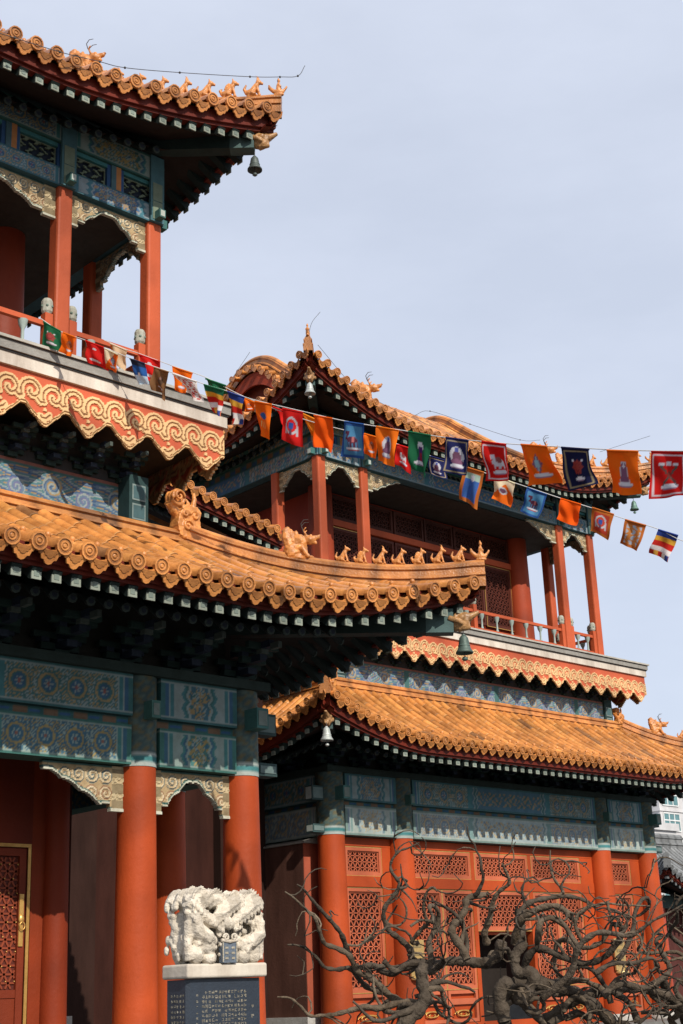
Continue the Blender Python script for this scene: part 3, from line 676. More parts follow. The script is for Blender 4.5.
def pavilion(c):
    xs,y0,y1=c['xs'],c['y0'],c['y1'];cx=(xs[0]+xs[-1])/2
    R_=empty('temple_pavilion',(cx,y0,0));tag(R_,c['label'],'temple building')
    zb,zm,zu,zt=c['zb'],c['zm'],c['zu'],c['zt'];r=c['r'];zf=.9
    ys=[y0,c['yc']]
    # --- platform
    mb=MB();mb.box(xs[0]-1.3,xs[-1]+1.3,y0-1.3,y1+1.3,0.004,.78,(.16,.155,.15));mb.box(xs[0]-1.4,xs[-1]+1.4,y0-1.4,y1+1.4,.78,zf,(.17,.165,.155));mb.build('platform',M['stone'],R_)
    # --- ground floor columns
    for x in xs: round_column(x,y0,zf+.14,zb,r,R_,zt)
    if c['open']:
        round_column(xs[-1],ys[1],zf+.14,zb,r*.93,R_,zt);round_column(xs[0],ys[1],zf+.14,zb,r*.93,R_,zt)
    # --- front beams, bay by bay
    yf=y0-.13
    for i in range(3):
        a,b=xs[i]+r*.9,xs[i+1]-r*.9;L=b-a;sm=L<2.2
        mb=MB();plate(mb,(a,yf-.02,zb+.01),XP,YM,L,zm-zb-.01,.016 if not c['far'] else .022,beam_design(L,zm-zb-.01,c['cl'],BLUE,seed=i,small=sm),.30);mb.build('beam',M['paint'],R_)
        mb=MB();plate(mb,(a,yf+.04,zm),XP,YM,L,zu-zm,.02,strip_design(L,zu-zm),.2);mb.build('spacer_board',M['paint'],R_)
        mb=MB();plate(mb,(a,yf-.04,zu),XP,YM,L,zt-zu,.016 if not c['far'] else .022,beam_design(L,zt-zu,c['cu'],GREEN,seed=i+5,small=sm),.30);mb.build('beam',M['paint'],R_)
        # carved brackets under the beams
        if c['open']:
            H=.46
            segs=[('arch',a,L)] if sm else [('left',a,.95),('right',b-.95,.95)]
            for kd,u0,w in segs:
                mb=MB();plate(mb,(u0,y0-.03,zb-H+.008),XP,YM,w,H-.01,.012,queti_design(kd,w,H-.01),.06);mb.build('carved_bracket',M['carve'],R_)
    # side beams
    for sx,xx in ((-1,xs[0]),(1,xs[-1])):
        mb=MB();W=(sx,0,0);U=(0,1,0)
        plate(mb,(xx+sx*.12,y0+r*.9,zb+.01),U,W,y1-y0-2*r,zm-zb-.01,.03,beam_design(y1-y0-2*r,zm-zb,c['cl'],BLUE),.28)
        plate(mb,(xx+sx*.06,y0+r*.9,zm),U,W,y1-y0-2*r,zu-zm,.03,strip_design(3,zu-zm),.2)
        plate(mb,(xx+sx*.14,y0+r*.9,zu),U,W,y1-y0-2*r,zt-zu,.03,beam_design(y1-y0-2*r,zt-zu,c['cu'],GREEN),.28)
        mb.build('side_beam',M['paint'],R_)
        # beam ends standing out past the corner column
        for z,hh in ((zb+.03,.14),(zu-.02,.24)):
            mb=MB();x=xx+sx*(r+.12);mb.box(min(x-.13,x+.13),max(x-.13,x+.13),y0-.09,y0+.09,z,z+hh,(.03,.06,.06));mb.box(x+sx*.13-.004,x+sx*.13+.004,y0-.07,y0+.07,z+.02,z+hh-.02,WHT)
            mb.box(x-.11,x+.11,y0-.098,y0-.09,z+.03,z+hh-.03,(.12,.17,.165));mb.build('beam_end',M['paint'],R_)
        for z in (zu-.02,):
            mb=MB();mb.box(xx-.08,xx+.08,y0-r-.2,y0-r+.02,z,z+.22,(.05,.14,.13));mb.box(xx-.06,xx+.06,y0-r-.206,y0-r-.2,z+.03,z+.19,(.16,.2,.18));mb.build('beam_end',M['paint'],R_)
    # small tenon ends on the inner columns
    for x in xs[1:3]:
        mb=MB();mb.box(x-.055,x+.055,y0-r-.14,y0-r+.03,zm+.06,zm+.24,(.06,.15,.13));mb.box(x-.035,x+.035,y0-r-.145,y0-r-.14,zm+.09,zm+.21,(.16,.2,.18));mb.build('tenon_end',M['paint'],R_)
    # --- wall plate and bracket sets below the lower eave
    mb=MB();mb.box(xs[0]-.25,xs[-1]+.25,y0-.24,y0+.2,zt,zt+.1,(.02,.035,.03));mb.box(xs[0]-.25,xs[0]+.2,y0+.2,y1,zt,zt+.1,(.02,.035,.03));mb.box(xs[-1]-.2,xs[-1]+.25,y0+.2,y1,zt,zt+.1,(.02,.035,.03))
    mb.box(xs[0]+.1,xs[-1]-.1,y0+.12,y1-.1,zt+.1,c['zs'],(.03,.03,.025));mb.build('wall_plate',M['timber'],R_)
    n=int((xs[-1]-xs[0])/.72);sc=c['bs']
    for k in range(n+1): bracket((xs[0]+(xs[-1]-xs[0])*k/n,y0+.02,zt+.1),0,R_,sc)
    m=int((y1-y0)/.8)
    for sx,xx,rz in ((-1,xs[0]-.02,-pi/2),(1,xs[-1]+.02,pi/2)):
        for k in range(1,m): bracket((xx,y0+(y1-y0)*k/m,zt+.1),rz,R_,sc)
    # --- lower roof
    rf=c['low'];lr=Roof(**rf)
    T=None
    T=lr.tiles('front').build('lower_roof',M['tile'],R_)
    for sd in ('right','left'): lr.tiles(sd).build('roof_slope',M['tile'],T)
    lr.sheet('back').build('roof_slope',M['tile'],T)
    for sd in ('front','right','left'):
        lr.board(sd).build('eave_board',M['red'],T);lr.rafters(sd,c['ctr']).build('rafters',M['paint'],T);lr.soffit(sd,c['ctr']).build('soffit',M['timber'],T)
    E=rf['E'];x0,x1,ya,yb=rf['x0'],rf['x1'],rf['y0'],rf['y1']
    hz=rf['z0']+rf['h'](E)
    rh=c['rh']
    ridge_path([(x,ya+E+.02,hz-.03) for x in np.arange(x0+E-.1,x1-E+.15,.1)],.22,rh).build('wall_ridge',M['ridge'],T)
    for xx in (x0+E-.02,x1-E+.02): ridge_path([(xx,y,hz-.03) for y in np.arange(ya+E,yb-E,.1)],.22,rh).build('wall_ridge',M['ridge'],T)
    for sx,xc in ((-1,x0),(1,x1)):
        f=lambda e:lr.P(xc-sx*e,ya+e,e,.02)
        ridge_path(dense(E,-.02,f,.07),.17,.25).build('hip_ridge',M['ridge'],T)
        d=(sx*.707,-.707)
        corner_ornament((xc-sx*(E-.0),ya+E,hz+.10),T,.86 if c['open'] else .62,rz=0 if sx>0 else pi)
        eb=c['eb']
        dragon_head(f(eb)+np.array((0,0,.20)),d,T,.72)
        nb=c['nb']
        for k in range(nb): 
            e=.13+(eb-.30-.13)*k/(nb-1)
            ridge_beast(f(e)+np.array((0,0,.245)),d,T,k,.64)
        immortal(f(.0)+np.array((0,0,.245)),d,T,.64)
        corner_beam(lr,xc,ya,sx,T)
    # --- middle storey wall behind the lower roof
    xm0,xm1,ym=c['xm'][0],c['xm'][1],c['ym'];z1=c['zf0'];z2=c['zf1']
    mb=MB();mb.box(xm0,xm1,ym+.02,y1-.5,hz-.5,c['zd']-.02,(.04,.04,.04));mb.build('middle_wall',M['timber'],R_)
    mb=MB();plate(mb,(xm0,ym,z1),XP,YM,xm1-xm0,z2-z1,.014 if not c['far'] else .022,frieze_design(xm1-xm0,z2-z1),.03);mb.build('painted_frieze',M['paint'],R_)
    for sx,xx in((-1,xm0),(1,xm1)):
        mb=MB();plate(mb,(xx,ym+.05,z1),(0,1,0),(sx,0,0),y1-ym-1,z2-z1,.04,frieze_design(4,z2-z1),.03);mb.build('painted_frieze',M['paint'],R_)
        mb=MB();yk=0 if c['open'] else .17;g=(.02,.05,.05);mb.box(xx-.13+sx*.1,xx+.13+sx*.1,ym+yk-.22,ym+.3,z1-.02,z2+.06,g)
        for zz in (z1+.03,z1+.26): mb.box(xx-.09+sx*.1,xx+.09+sx*.1,ym+yk-.226,ym+yk-.22,zz,zz+.19,(.20,.26,.25));mb.box(xx-.075+sx*.1,xx+.075+sx*.1,ym+yk-.229,ym+yk-.226,zz+.02,zz+.17,(.06,.12,.13))
        mb.box(xx+sx*.23-.003,xx+sx*.23+.003,ym+yk-.18,ym+.26,z1+.02,z2,(.06,.09,.09))
        mb.build('corner_block',M['paint'],R_)
    n=int((xm1-xm0)/.45);by_=c['by']
    bs=min(.7,(ym-by_-.08)/.86)
    for k in range(n+1): bracket((xm0+(xm1-xm0)*k/n,ym,z2),0,R_,bs)
    # --- balcony
    bx0,bx1,by=c['bx0'],c['bx1'],c['by'];zA,zB,zC,zD=c['zfas']   # fascia bottom, red top, white top, slab top
    B=MB();B.box(bx0+.04,bx1-.04,by+.04,y1-(by-y0)-.04,zA+.42,zC-.01,(.06,.05,.04));B=B.build('balcony',M['timber'],R_)
    P_=c['tp'];H=zB-zA
    mb=MB();L=bx1-bx0;plate(mb,(bx0,by,zA),XP,YM,L,H,.0115 if not c['far'] else .017,fascia_design(L,H,P_,P_*(1-((L/P_)%1))*1.0+c['toff']),.035);mb.build('cloud_fascia',M['red'],B)
    for sx,xx in ((-1,bx0),(1,bx1)):
        mb=MB();plate(mb,(xx,by+.01,zA),(0,1,0),(sx,0,0),y1-y0,H,.03,fascia_design(5,H,P_,0),.035);mb.build('cloud_fascia',M['red'],B)
    mb=MB();mb.box(bx0-.03,bx1+.03,by-.04,y1,zB,zC,(.60,.54,.46));mb.build('white_moulding',M['plaster'],B)
    mb=MB();mb.box(bx0-.045,bx1+.045,by-.055,y1,zC,zC+.02,(.05,.05,.05));mb.box(bx0-.06,bx1+.06,by-.075,y1,zC+.02,zD-.02,(.27,.26,.235));mb.box(bx0-.07,bx1+.07,by-.09,y1,zD-.02,zD-.012,(.06,.06,.06));mb.box(bx0-.09,bx1+.09,by-.105,y1,zD-.012,zD+.02,(.42,.40,.35));mb.build('balcony_floor',M['stone'],B)
    # --- upper storey
    ux,uy,zc=c['ux'],c['uy'],c['uz'];w=.2;uyb=y1-(uy-y0);uyc=c['uyc']
    for x in ux: square_column(x,uy,zD,zc[0],w,R_)
    for x in (ux[0],ux[-1]):
        for y in (uyc,uyb-(uyc-uy),uyb): square_column(x,y,zD,zc[0],w,R_)
    a0,a1=ux[0]-.12,ux[-1]+.12;L=a1-a0
    z_0,z_1,z_2,z_3=zc
    for i in range(3):
        a,b=(ux[i]-(.12 if i==0 else -.0)),(ux[i+1]+(.12 if i==2 else -.0));L=b-a;sm=L<2.2
        mb=MB();plate(mb,(a,uy-.11,z_0),XP,YM,L,z_1-z_0,.014 if not c['far'] else .02,beam_design(L,z_1-z_0,(.05,.12,.24),TEAL,seed=3+i,small=sm),.22);mb.build('beam',M['paint'],R_)
        mb=MB();plate(mb,(a,uy-.12,z_2),XP,YM,L,z_3-z_2,.016 if not c['far'] else .024,beam_design(L,z_3-z_2,(.04,.12,.12),BLUE,seed=8+i,small=sm),.24);mb.build('beam',M['paint'],R_)
        # pierced vents between the two beams
        nv=2 if sm else 6
        for k in range(nv):
            p=a+L*k/nv;q=a+L*(k+1)/nv;mb=MB()
            mb.box(p,p+.07,uy-.1,uy+.05,z_1,z_2,(.40,.17,.06));mb.box(p+.07,q-.07,uy-.0,uy+.03,z_1,z_2,(.02,.03,.05));mb.box(q-.07,q,uy-.1,uy+.05,z_1,z_2,(.06,.12,.14))
            mb.box(p+.07,p+.12,uy-.08,uy,z_1,z_2,BLUE);mb.box(q-.12,q-.07,uy-.08,uy,z_1,z_2,BLUE);mb.box(p+.12,q-.12,uy-.08,uy,z_2-.05,z_2,TEAL)
            o=mb.build('vent_panel',M['paint'],R_);
            def sc_(u,v,W=q-p-.26,Hh=z_2-z_1-.06):
                r1,s1=spiral_d(u,v,W*.3,Hh*.5,Hh*.3,1.3,1,0);r2,s2=spiral_d(u,v,W*.7,Hh*.5,Hh*.3,1.3,-1,0)
                m=(np.sin(u*42+2*np.sin(v*38))*np.sin(v*46)>.0)|(u<.02)|(u>W-.02)|(v<.02)|(v>Hh-.02);c_=np.tile(np.array((.16,.2,.14)),(len(u),1));return c_,m,np.zeros(len(u))
            mb=MB();plate(mb,(p+.13,uy-.05,z_1+.0),XP,YM,q-p-.26,z_2-z_1-.06,.014,sc_,.02);mb.build('pierced_carving',M['carve'],o)
        H=c['qh'];A=ux[i]+w/2;Bq=ux[i+1]-w/2
        segs=[('arch',A,Bq-A)] if sm else [('left',A,.95),('right',Bq-.95,.95)]
        for kd,u0,ww in segs:
            mb=MB();plate(mb,(u0,uy-.025,z_0-H+.006),XP,YM,ww,H-.008,.012,queti_design(kd,ww,H-.008),.05);mb.build('carved_bracket',M['carve'],R_)
    for x in ux:
        mb=MB();mb.box(x-.10,x+.10,uy-.15,uy-.112,z_0,z_3,(.06,.14,.16))
        for zz in (z_0+.03,z_1+.04): mb.box(x-.07,x+.07,uy-.156,uy-.15,zz,min(zz+.25,z_3-.02),(.16,.20,.14))
        mb.box(x-.045,x+.045,uy-.26,uy-.15,z_0+.02,z_0+.13,(.05,.13,.12));mb.box(x-.03,x+.03,uy-.264,uy-.26,z_0+.035,z_0+.115,(.42,.46,.42))
        mb.build('beam_post',M['paint'],R_)
    for sx,xx in ((-1,ux[0]),(1,ux[-1])):
        mb=MB();Ls=uyb-uy;U=(0,1,0);W=(sx,0,0)
        plate(mb,(xx+sx*.10,uy-.1,z_0),U,W,Ls+.2,z_1-z_0,.03,beam_design(Ls+.2,z_1-z_0,(.05,.12,.24),TEAL),.2)
        plate(mb,(xx+sx*.04,uy-.1,z_1),U,W,Ls+.2,z_2-z_1,.03,strip_design(3,z_2-z_1),.1)
        plate(mb,(xx+sx*.11,uy-.1,z_2),U,W,Ls+.2,z_3-z_2,.03,beam_design(Ls+.2,z_3-z_2,(.04,.12,.12),BLUE),.22)
        mb.box(xx+sx*.12-.1,xx+sx*.12+.1,uy-.05,uy+.06,z_0+.02,z_0+.14,(.05,.15,.14));mb.box(xx+sx*.222-.003,xx+sx*.222+.003,uy-.035,uy+.045,z_0+.03,z_0+.12,(.4,.45,.4))
        mb.build('side_beam',M['paint'],R_)
        for (ya_,yb_) in ((uy+w/2,uyc-w/2),):
            mb=MB();plate(mb,(xx+sx*.025,ya_,z_0-c['qh']+.006),U,W,yb_-ya_,c['qh']-.008,.016,queti_design('arch',yb_-ya_,c['qh']-.008),.05);mb.build('carved_bracket',M['carve'],R_)
    mb=MB();mb.box(ux[0]+.1,ux[-1]-.1,uy+.13,uyb-.1,z_0-.02,z_1,(.035,.03,.025));mb.box(ux[0]-.1,ux[-1]+.1,uy-.1,uyb+.1,z_3,z_3+.12,(.05,.07,.07));mb.build('ceiling',M['timber'],R_)
    # inner room of the upper storey
    kx0,kx1=ux[1],ux[2];ky=uyc
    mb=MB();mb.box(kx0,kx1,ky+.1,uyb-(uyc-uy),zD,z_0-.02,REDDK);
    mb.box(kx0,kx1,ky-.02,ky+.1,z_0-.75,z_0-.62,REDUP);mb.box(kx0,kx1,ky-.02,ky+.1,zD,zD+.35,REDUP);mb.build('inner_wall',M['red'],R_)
    for x in (kx0,kx1): round_column(x,ky,zD+.01,z_0,c['ur'],R_,None,col=(.20,.030,.010) if c['open'] else (.30,.045,.014))  # darker copies of the column red, with the storey's shade mixed in
    nd=6;dw=(kx1-kx0-2*c['ur'])/nd
    for k in range(nd):
        p=kx0+c['ur']+dw*k
        lattice_panel('lattice_door',p+.02,p+dw-.02,zD+.9,z_0-.78,ky+.07,R_,.10,k in(0,nd-1),col=(.09,.022,.013))
        lattice_panel('transom_panel',p+.02,p+dw-.02,z_0-.6,z_0-.08,ky+.07,R_,.10,False,col=(.07,.02,.012))
    # railing
    def rail(x_a,x_b,y,ax):
        mb=MB();zz=zD+.025
        def bx(a,b,z0,z1,t,c_):
            if ax=='x': mb.box(a,b,y-t,y+t,z0,z1,c_)
            else: mb.box(y-t,y+t,a,b,z0,z1,c_)
        bx(x_a,x_b,zz+.62,zz+.68,.03,REDUP);bx(x_a,x_b,zz+.26,zz+.31,.025,REDUP);bx(x_a,x_b,zz+.04,zz+.09,.03,REDUP)
        n=max(2,round((x_b-x_a)/.48))
        for k in range(n+1):
            p=x_a+(x_b-x_a)*k/n;bx(p-.022,p+.022,zz+.0,zz+.31,.024,REDUP)
        o=mb.build('railing',M['red'],R_)
        for k in range(n):
            p=x_a+(x_b-x_a)*(k+.5)/n;q=(p,y) if ax=='x' else (y,p)
            mb=MB();mb.lathe((q[0],q[1],0),[(.035,zz+.31),(.02,zz+.36),(.02,zz+.50),(.05,zz+.56),(.06,zz+.62)],8,(.30,.36,.33));mb.build('baluster',M['paint'],o)
            mb=MB();bx(p-.15,p+.15,zz+.12,zz+.23,.012,(.22,.30,.29));bx(p-.10,p+.10,zz+.15,zz+.20,.016,(.06,.14,.15));mb.build('rail_panel',M['paint'],o)
    def post(x,y):
        mb=MB();zz=zD+.025;mb.box(x-.05,x+.05,y-.05,y+.05,zz,zz+.78,REDUP);o=mb.build('railing_post',M['red'],R_)
        mb=MB();mb.lathe((x,y,0),[(.045,zz+.78),(.065,zz+.81),(.068,zz+.93),(.05,zz+.97),(.02,zz+.98)],10,(.36,.36,.30),smooth=False)
        for k in range(6): mb.ball((x+.062*cos(k*1.05),y+.062*sin(k*1.05),zz+.87),.018,6,4,(.16,.22,.18))
        mb.build('post_cap',M['carve'],o)
    ry=uy-.02
    for i in range(3):
        A,Bq=ux[i]+w/2,ux[i+1]-w/2
        post(A+.06,ry);post(Bq-.06,ry);rail(A+.11,Bq-.11,ry,'x')
        if Bq-A>3:
            mid=(A+Bq)/2;post(mid-.0,ry)
    for xx in (ux[0],ux[-1]):
        A,Bq=uy+w/2,uyc-w/2;post(xx,A+.06);post(xx,Bq-.06);rail(A+.11,Bq-.11,xx,'y')
    # --- upper roof
    rf=c['up'];ur=Roof(**rf)
    T=ur.tiles('front').build('upper_roof',M['tile'],R_)
    for sd in ('right','left'): ur.tiles(sd).build('roof_slope',M['tile'],T)
    ur.sheet('back').build('roof_slope',M['tile'],T)
    for sd in ('front','right','left'):
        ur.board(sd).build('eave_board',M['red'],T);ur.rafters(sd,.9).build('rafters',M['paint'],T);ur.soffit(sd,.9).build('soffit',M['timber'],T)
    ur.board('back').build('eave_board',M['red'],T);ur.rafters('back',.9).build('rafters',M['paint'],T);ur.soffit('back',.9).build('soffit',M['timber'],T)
    x0,x1,ya,yb=rf['x0'],rf['x1'],rf['y0'],rf['y1'];G,D=rf['G'],rf['D'];ymid=(ya+yb)/2
    rz_=[]
    # rolled crest, along x
    hz=rf['z0']+rf['h'](D)
    for sx,xc in ((-1,x0),(1,x1)):
        xg=xc-sx*G
        prof=[];
        for e in np.arange(c['ge'],D+.001,.08): prof.append((xg,ya+e,rf['z0']+rf['h'](e)+.0))
        back=[(p[0],2*ymid-p[1],p[2]) for p in prof[::-1]]
        ridge_path(prof+back,.20,.28).build('gable_ridge',M['ridge'],T)
        # gable wall, barge board, edge tiles
        mb=MB();pp=[(p[1],p[2]) for p in prof if p[1]>=ya+G-.2]+[(p[1],p[2]) for p in back if p[1]<=yb-G+.2]
        zlo=rf['z0']+rf['h'](G)-.25
        poly=[(y,z-.05) for y,z in pp]+[(pp[-1][0],zlo),(pp[0][0],zlo)]
        mb.prism([(y,z) for y,z in poly],(xg-sx*.25,0,0),(0,1,0),(0,0,1),(sx,0,0),.08,(.16,.04,.025));mb.build('gable_wall',M['plaster'],T)
        mb=MB();n=len(pp)
        for dz0,dz1,t,cc in ((-.12,-.42,.05,(.32,.05,.02)),):
            V=[]
            for y,z in pp:
                for xx,dz in ((xg+sx*.02,dz0),(xg+sx*(.02+t),dz0),(xg+sx*(.02+t),dz1),(xg+sx*.02,dz1)): V.append((xx,y,z+dz))
            mb.add(V,[(4*k+a,4*k+(a+1)%4,4*k+4+(a+1)%4,4*k+4+a) for k in range(n-1) for a in range(4)],cc)
        mb.build('barge_board',M['red'],T)
        mb=MB();acc=0;allp=[np.array(p) for p in prof+back];last=allp[0]
        for k in range(1,len(allp)):
            acc+=np.linalg.norm(allp[k]-allp[k-1])
            if acc>.22:
                acc=0;p=allp[k];cc=np.array(OCH)*random.uniform(.8,1.15)
                q=p+np.array((sx*.30,0,-.07));mb.tube([p+np.array((0,0,.02)),q],.055,8,cc);mb.lathe(q,[(.07,-.02),(.07,.012),(.05,.004),(.03,.014),(.01,.014)],10,np.array([cc,cc,cc*.5,cc,cc]),0,False,axis=(sx,0,-.1))
                p2=(allp[k]+allp[max(k-2,0)])/2+np.array((sx*.30,0,-.09));mb.prism([(-.08,.02),(-.08,-.04),(0,-.1),(.08,-.04),(.08,.02)],p2,(0,1,0),(0,0,1),(sx,0,0),.02,cc)
        mb.build('gable_edge_tiles',M['tile'],T)
        f=lambda e:ur.P(xc-sx*e,ya+e,e,.02)
        fb=lambda e:ur.P(xc-sx*e,yb-e,e,.02)
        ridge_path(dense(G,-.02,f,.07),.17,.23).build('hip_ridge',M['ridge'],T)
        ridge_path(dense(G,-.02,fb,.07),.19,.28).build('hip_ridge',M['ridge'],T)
        d=(sx*.707,-.707)
        p=np.array(prof[0]);dragon_head(p+np.array((0,-.06,.20)),(.55,-.8),T,.78 if c['open'] else 1.05)
        dragon_head(f(c['ud'])+np.array((0,0,.17)),d,T,.62)
        nb=c['unb']
        for k in range(nb): ridge_beast(f(.19+(c['ud']-.2-.19)*k/(nb-1))+np.array((0,0,.225)),d,T,k+1,.92)
        immortal(f(.0)+np.array((0,0,.225)),d,T,.72)
        corner_beam(ur,xc,ya,sx,T)
    return R_,lr,ur
def strip_design(L,H):
    def fn(u,v):
        n=len(u);c=np.tile(np.array((.035,.11,.11)),(n,1));a=((u/.34)%1.)
        c[(a<.45)&(np.abs(v/H-.5)<.3)]=(.16,.10,.06);c[(a>.5)&(a<.9)&(np.abs(v/H-.5)<.25)]=BLUE
        return c,None,np.zeros(n)
    return fn
def corner_beam(rf,xc,ya,sx,T):
    g=lambda e,dz:rf.P(xc-sx*e,ya+max(e,0),max(e,0))+np.array((sx*max(-e,0),-max(-e,0),dz))
    a=g(.20,-.42);b=g(1.9,-.42-rf.h(1.9)*.4)
    mb=MB();mb.obox(a,b,.17,.26,(.018,.035,.032));d=(a-b)/np.linalg.norm(a-b)
    mb.obox(a+d*.004,a-d*.3,.176,.266,(.07,.12,.115));o=mb.build('corner_beam',M['paint'],T)
    P=[('b',(.05,0,0),(.16,.10,.12)),('t',[(.0,0,.06),(.2,0,.06),(.32,0,.12)],[.09,.06,.025]),('t',[(.05,0,-.06),(.2,0,-.06)],[.08,.04]),('b',(.1,.08,.05),(.04,.03,.04)),('b',(.1,-.08,.05),(.04,.03,.04)),('t',[(-.08,.09,.04),(.02,.11,.0),(.1,.09,-.04)],[.04,.035,.02]),('t',[(-.08,-.09,.04),(.02,-.11,.0),(.1,-.09,-.04)],[.04,.035,.02])]
    h=blob_mesh('beam_end_beast',P,M['ridge'],None,.013,(.40,.22,.09),disp=.008);h.location=tuple(a+d*.02);attach(h,T);h.rotation_euler=(0,0,atan2(d[1],d[0]));h.scale=(.85,)*3

# ------------------------------------------------------------------ the two pavilions
h1=lambda e:.36*e+.06*e*e
hL=lambda e:(.41*e+.055*e*e)
hR=lambda e:(.52*e+.09*e*e)
def hmain(m0,m1,D,r=.7):
    def f(e):
        q=lambda t:m0*t+m1*t*t
        if e<=D-r: return q(e)
        s=m0+2*m1*(D-r);x=e-(D-r);return q(D-r)+s*(x-x*x/(2*r))
    return f
XL=[1.27,2.63,8.39,9.75];XR=[16.58,18.24,24.0,25.6]
near=dict(label='near red-columned pavilion at the left with open veranda and orange tiled roofs',xs=XL,y0=12.,y1=19.7,yc=13.3,zb=3.87,zm=4.28,zu=4.37,zt=4.80,r=.195,open=True,far=False,
  cl=(.05,.15,.15),cu=(.045,.12,.17),bk=.55,zs=6.2,bs=.85,ctr=1.2,
  low=dict(x0=-.28,x1=11.3,y0=10.15,y1=21.55,z0=5.36,h=hL,E=2.1,U=.52,Lu=2.6,beta=.25,Ef=2.2,pitch=.256,raf=.2,bd=.075),rh=.22,eb=1.2,nb=7,
  xm=(2.42,8.62),ym=12.70,zf0=6.72,zf1=7.22,zd=7.62,
  bx0=1.37,bx1=9.65,by=12.1,zfas=(7.38,7.97,8.11,8.25),tp=.535,toff=.0,
  ux=[1.99,3.27,7.75,9.03],uy=12.72,uyc=14.0,uz=(10.73,10.98,11.31,11.66),qh=.42,ur=.24,
  up=dict(x0=1.07,x1=9.95,y0=11.6,y1=20.1,z0=11.60,h=hmain(.48,.05,4.25),E=2.2,U=.61,Lu=3.0,beta=.15,Ef=2.4,G=2.0,D=4.25,pitch=.256,raf=.2),ge=1.0,ud=1.55,unb=7)
far=dict(label='farther pavilion behind the bare tree, with closed lattice doors and a balcony',xs=XR,y0=18.,y1=25.7,yc=19.6,zb=4.17,zm=4.68,zu=4.76,zt=5.22,r=.235,open=False,far=True,
  cl=(.30,.38,.41),cu=(.07,.16,.24),zs=6.4,bs=.75,ctr=.9,
  low=dict(x0=15.1,x1=27.0,y0=16.4,y1=27.3,z0=5.63,h=hR,E=1.7,U=.55,Lu=2.4,beta=.2,Ef=2.0,pitch=.225,raf=.215),rh=.24,eb=1.13,nb=4,
  xm=(17.15,24.85),ym=18.15,zf0=6.80,zf1=7.36,zd=7.7,
  bx0=16.33,bx1=25.83,by=17.7,zfas=(7.36,7.95,8.08,8.21),tp=.47,toff=0.,
  ux=[16.96,18.08,24.1,25.2],uy=18.4,uyc=19.6,uz=(11.28,11.60,11.78,12.05),qh=.42,ur=.24,
  up=dict(x0=15.95,x1=26.2,y0=17.45,y1=26.25,z0=11.97,h=hmain(.50,.045,4.4),E=2.2,U=.80,Lu=3.0,beta=.2,Ef=2.4,G=2.35,D=4.4,pitch=.24,raf=.215),ge=.95,ud=1.25,unb=5)
PN,lowN,upN=pavilion(near)
PF,lowF,upF=pavilion(far)

# near pavilion: ground floor room behind the veranda
def near_room():
    y=13.42;x0,x1=2.70,8.32
    mb=MB();mb.box(x0,x1,y,19.7-1.3,.9,4.8,(.17,.022,.006));mb.build('inner_wall',M['red'],PN)  # aged dark red, darkened further to deepen the veranda shade
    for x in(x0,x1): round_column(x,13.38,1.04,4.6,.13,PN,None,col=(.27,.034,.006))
    mb=MB();mb.box(x1+.13,x1+.45,13.8,18.4,1.5,4.7,(.05,.013,.007));mb.build('side_wall',M['plaster'],PN)  # near-black tone stands in for the shade on this wall
    mb=MB();mb.box(x1+.10,x1+.48,13.75,18.4,.9,1.5,(.42,.41,.38));mb.build('wall_base',M['stone'],PN)
    mb=MB();mb.box(1.3,9.7,12.2,18.5,4.82,4.9,(.03,.03,.025));mb.build('veranda_ceiling',M['timber'],PN)
    # boards beside the door and the door leaves
    mb=MB();mb.box(8.03,8.2,y-.03,y,.9,4.6,(.26,.036,.007));mb.box(2.83,3.0,y-.03,y,.9,4.6,(.26,.036,.007));mb.box(3.0,8.03,y-.03,y,3.22,4.6,(.16,.022,.007));mb.build('panel_board',M['red'],PN)  # board reds carry the veranda shade too, deepest above the door
    n=6;w=(7.95-3.07)/n
    for k in range(n):
        a=3.07+w*k
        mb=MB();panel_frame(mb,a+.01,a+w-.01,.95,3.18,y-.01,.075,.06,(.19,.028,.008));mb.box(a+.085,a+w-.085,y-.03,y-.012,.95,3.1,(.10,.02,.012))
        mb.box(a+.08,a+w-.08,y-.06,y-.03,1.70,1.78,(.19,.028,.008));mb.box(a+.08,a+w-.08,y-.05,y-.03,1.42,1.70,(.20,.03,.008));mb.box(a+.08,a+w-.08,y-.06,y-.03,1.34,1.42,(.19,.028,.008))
        d=mb.build('door_leaf',M['red'],PN)
        mb=MB();lattice(mb,(a+.09,y-.035,1.79),XP,YM,w-.18,1.3,.085,.02,.02,(.25,.05,.02));mb.build('lattice',M['red'],d)
        mb=MB();gg=(.7,.42,.12)
        for i in range(9):
            for j in range(int((w-.2)/.1)+1):
                mb.ball((a+.12+.1*j+(.05 if i%2 else 0),y-.05,1.86+.145*i),.009,6,4,gg)
        mb.tube([(a+.12,y-.06,1.5),(a+.2,y-.06,1.47),(a+w/2,y-.06,1.5),(a+w/2,y-.06,1.62),(a+.12,y-.06,1.62)],.008,6,gg);mb.build('gilt_stud',M['gold'],d)
        if k==n-1:
            mb=MB();mb.box(a+w-.08,a+w-.03,y-.085,y-.07,2.2,2.72,gg);mb.ball((a+w-.055,y-.085,2.47),(.035,.02,.05),8,6,gg);mb.tube([(a+w-.055+.03*cos(t),y-.11,2.40+.04*sin(t)) for t in np.linspace(0,6.28,12)],.006,5,gg);mb.build('lock_plate',M['gold'],d)
    mb=MB();gilt_line(mb,3.05,7.98,.95,3.2,y-.03,.035);mb.build('gilt_edge',M['gold'],PN)
near_room()

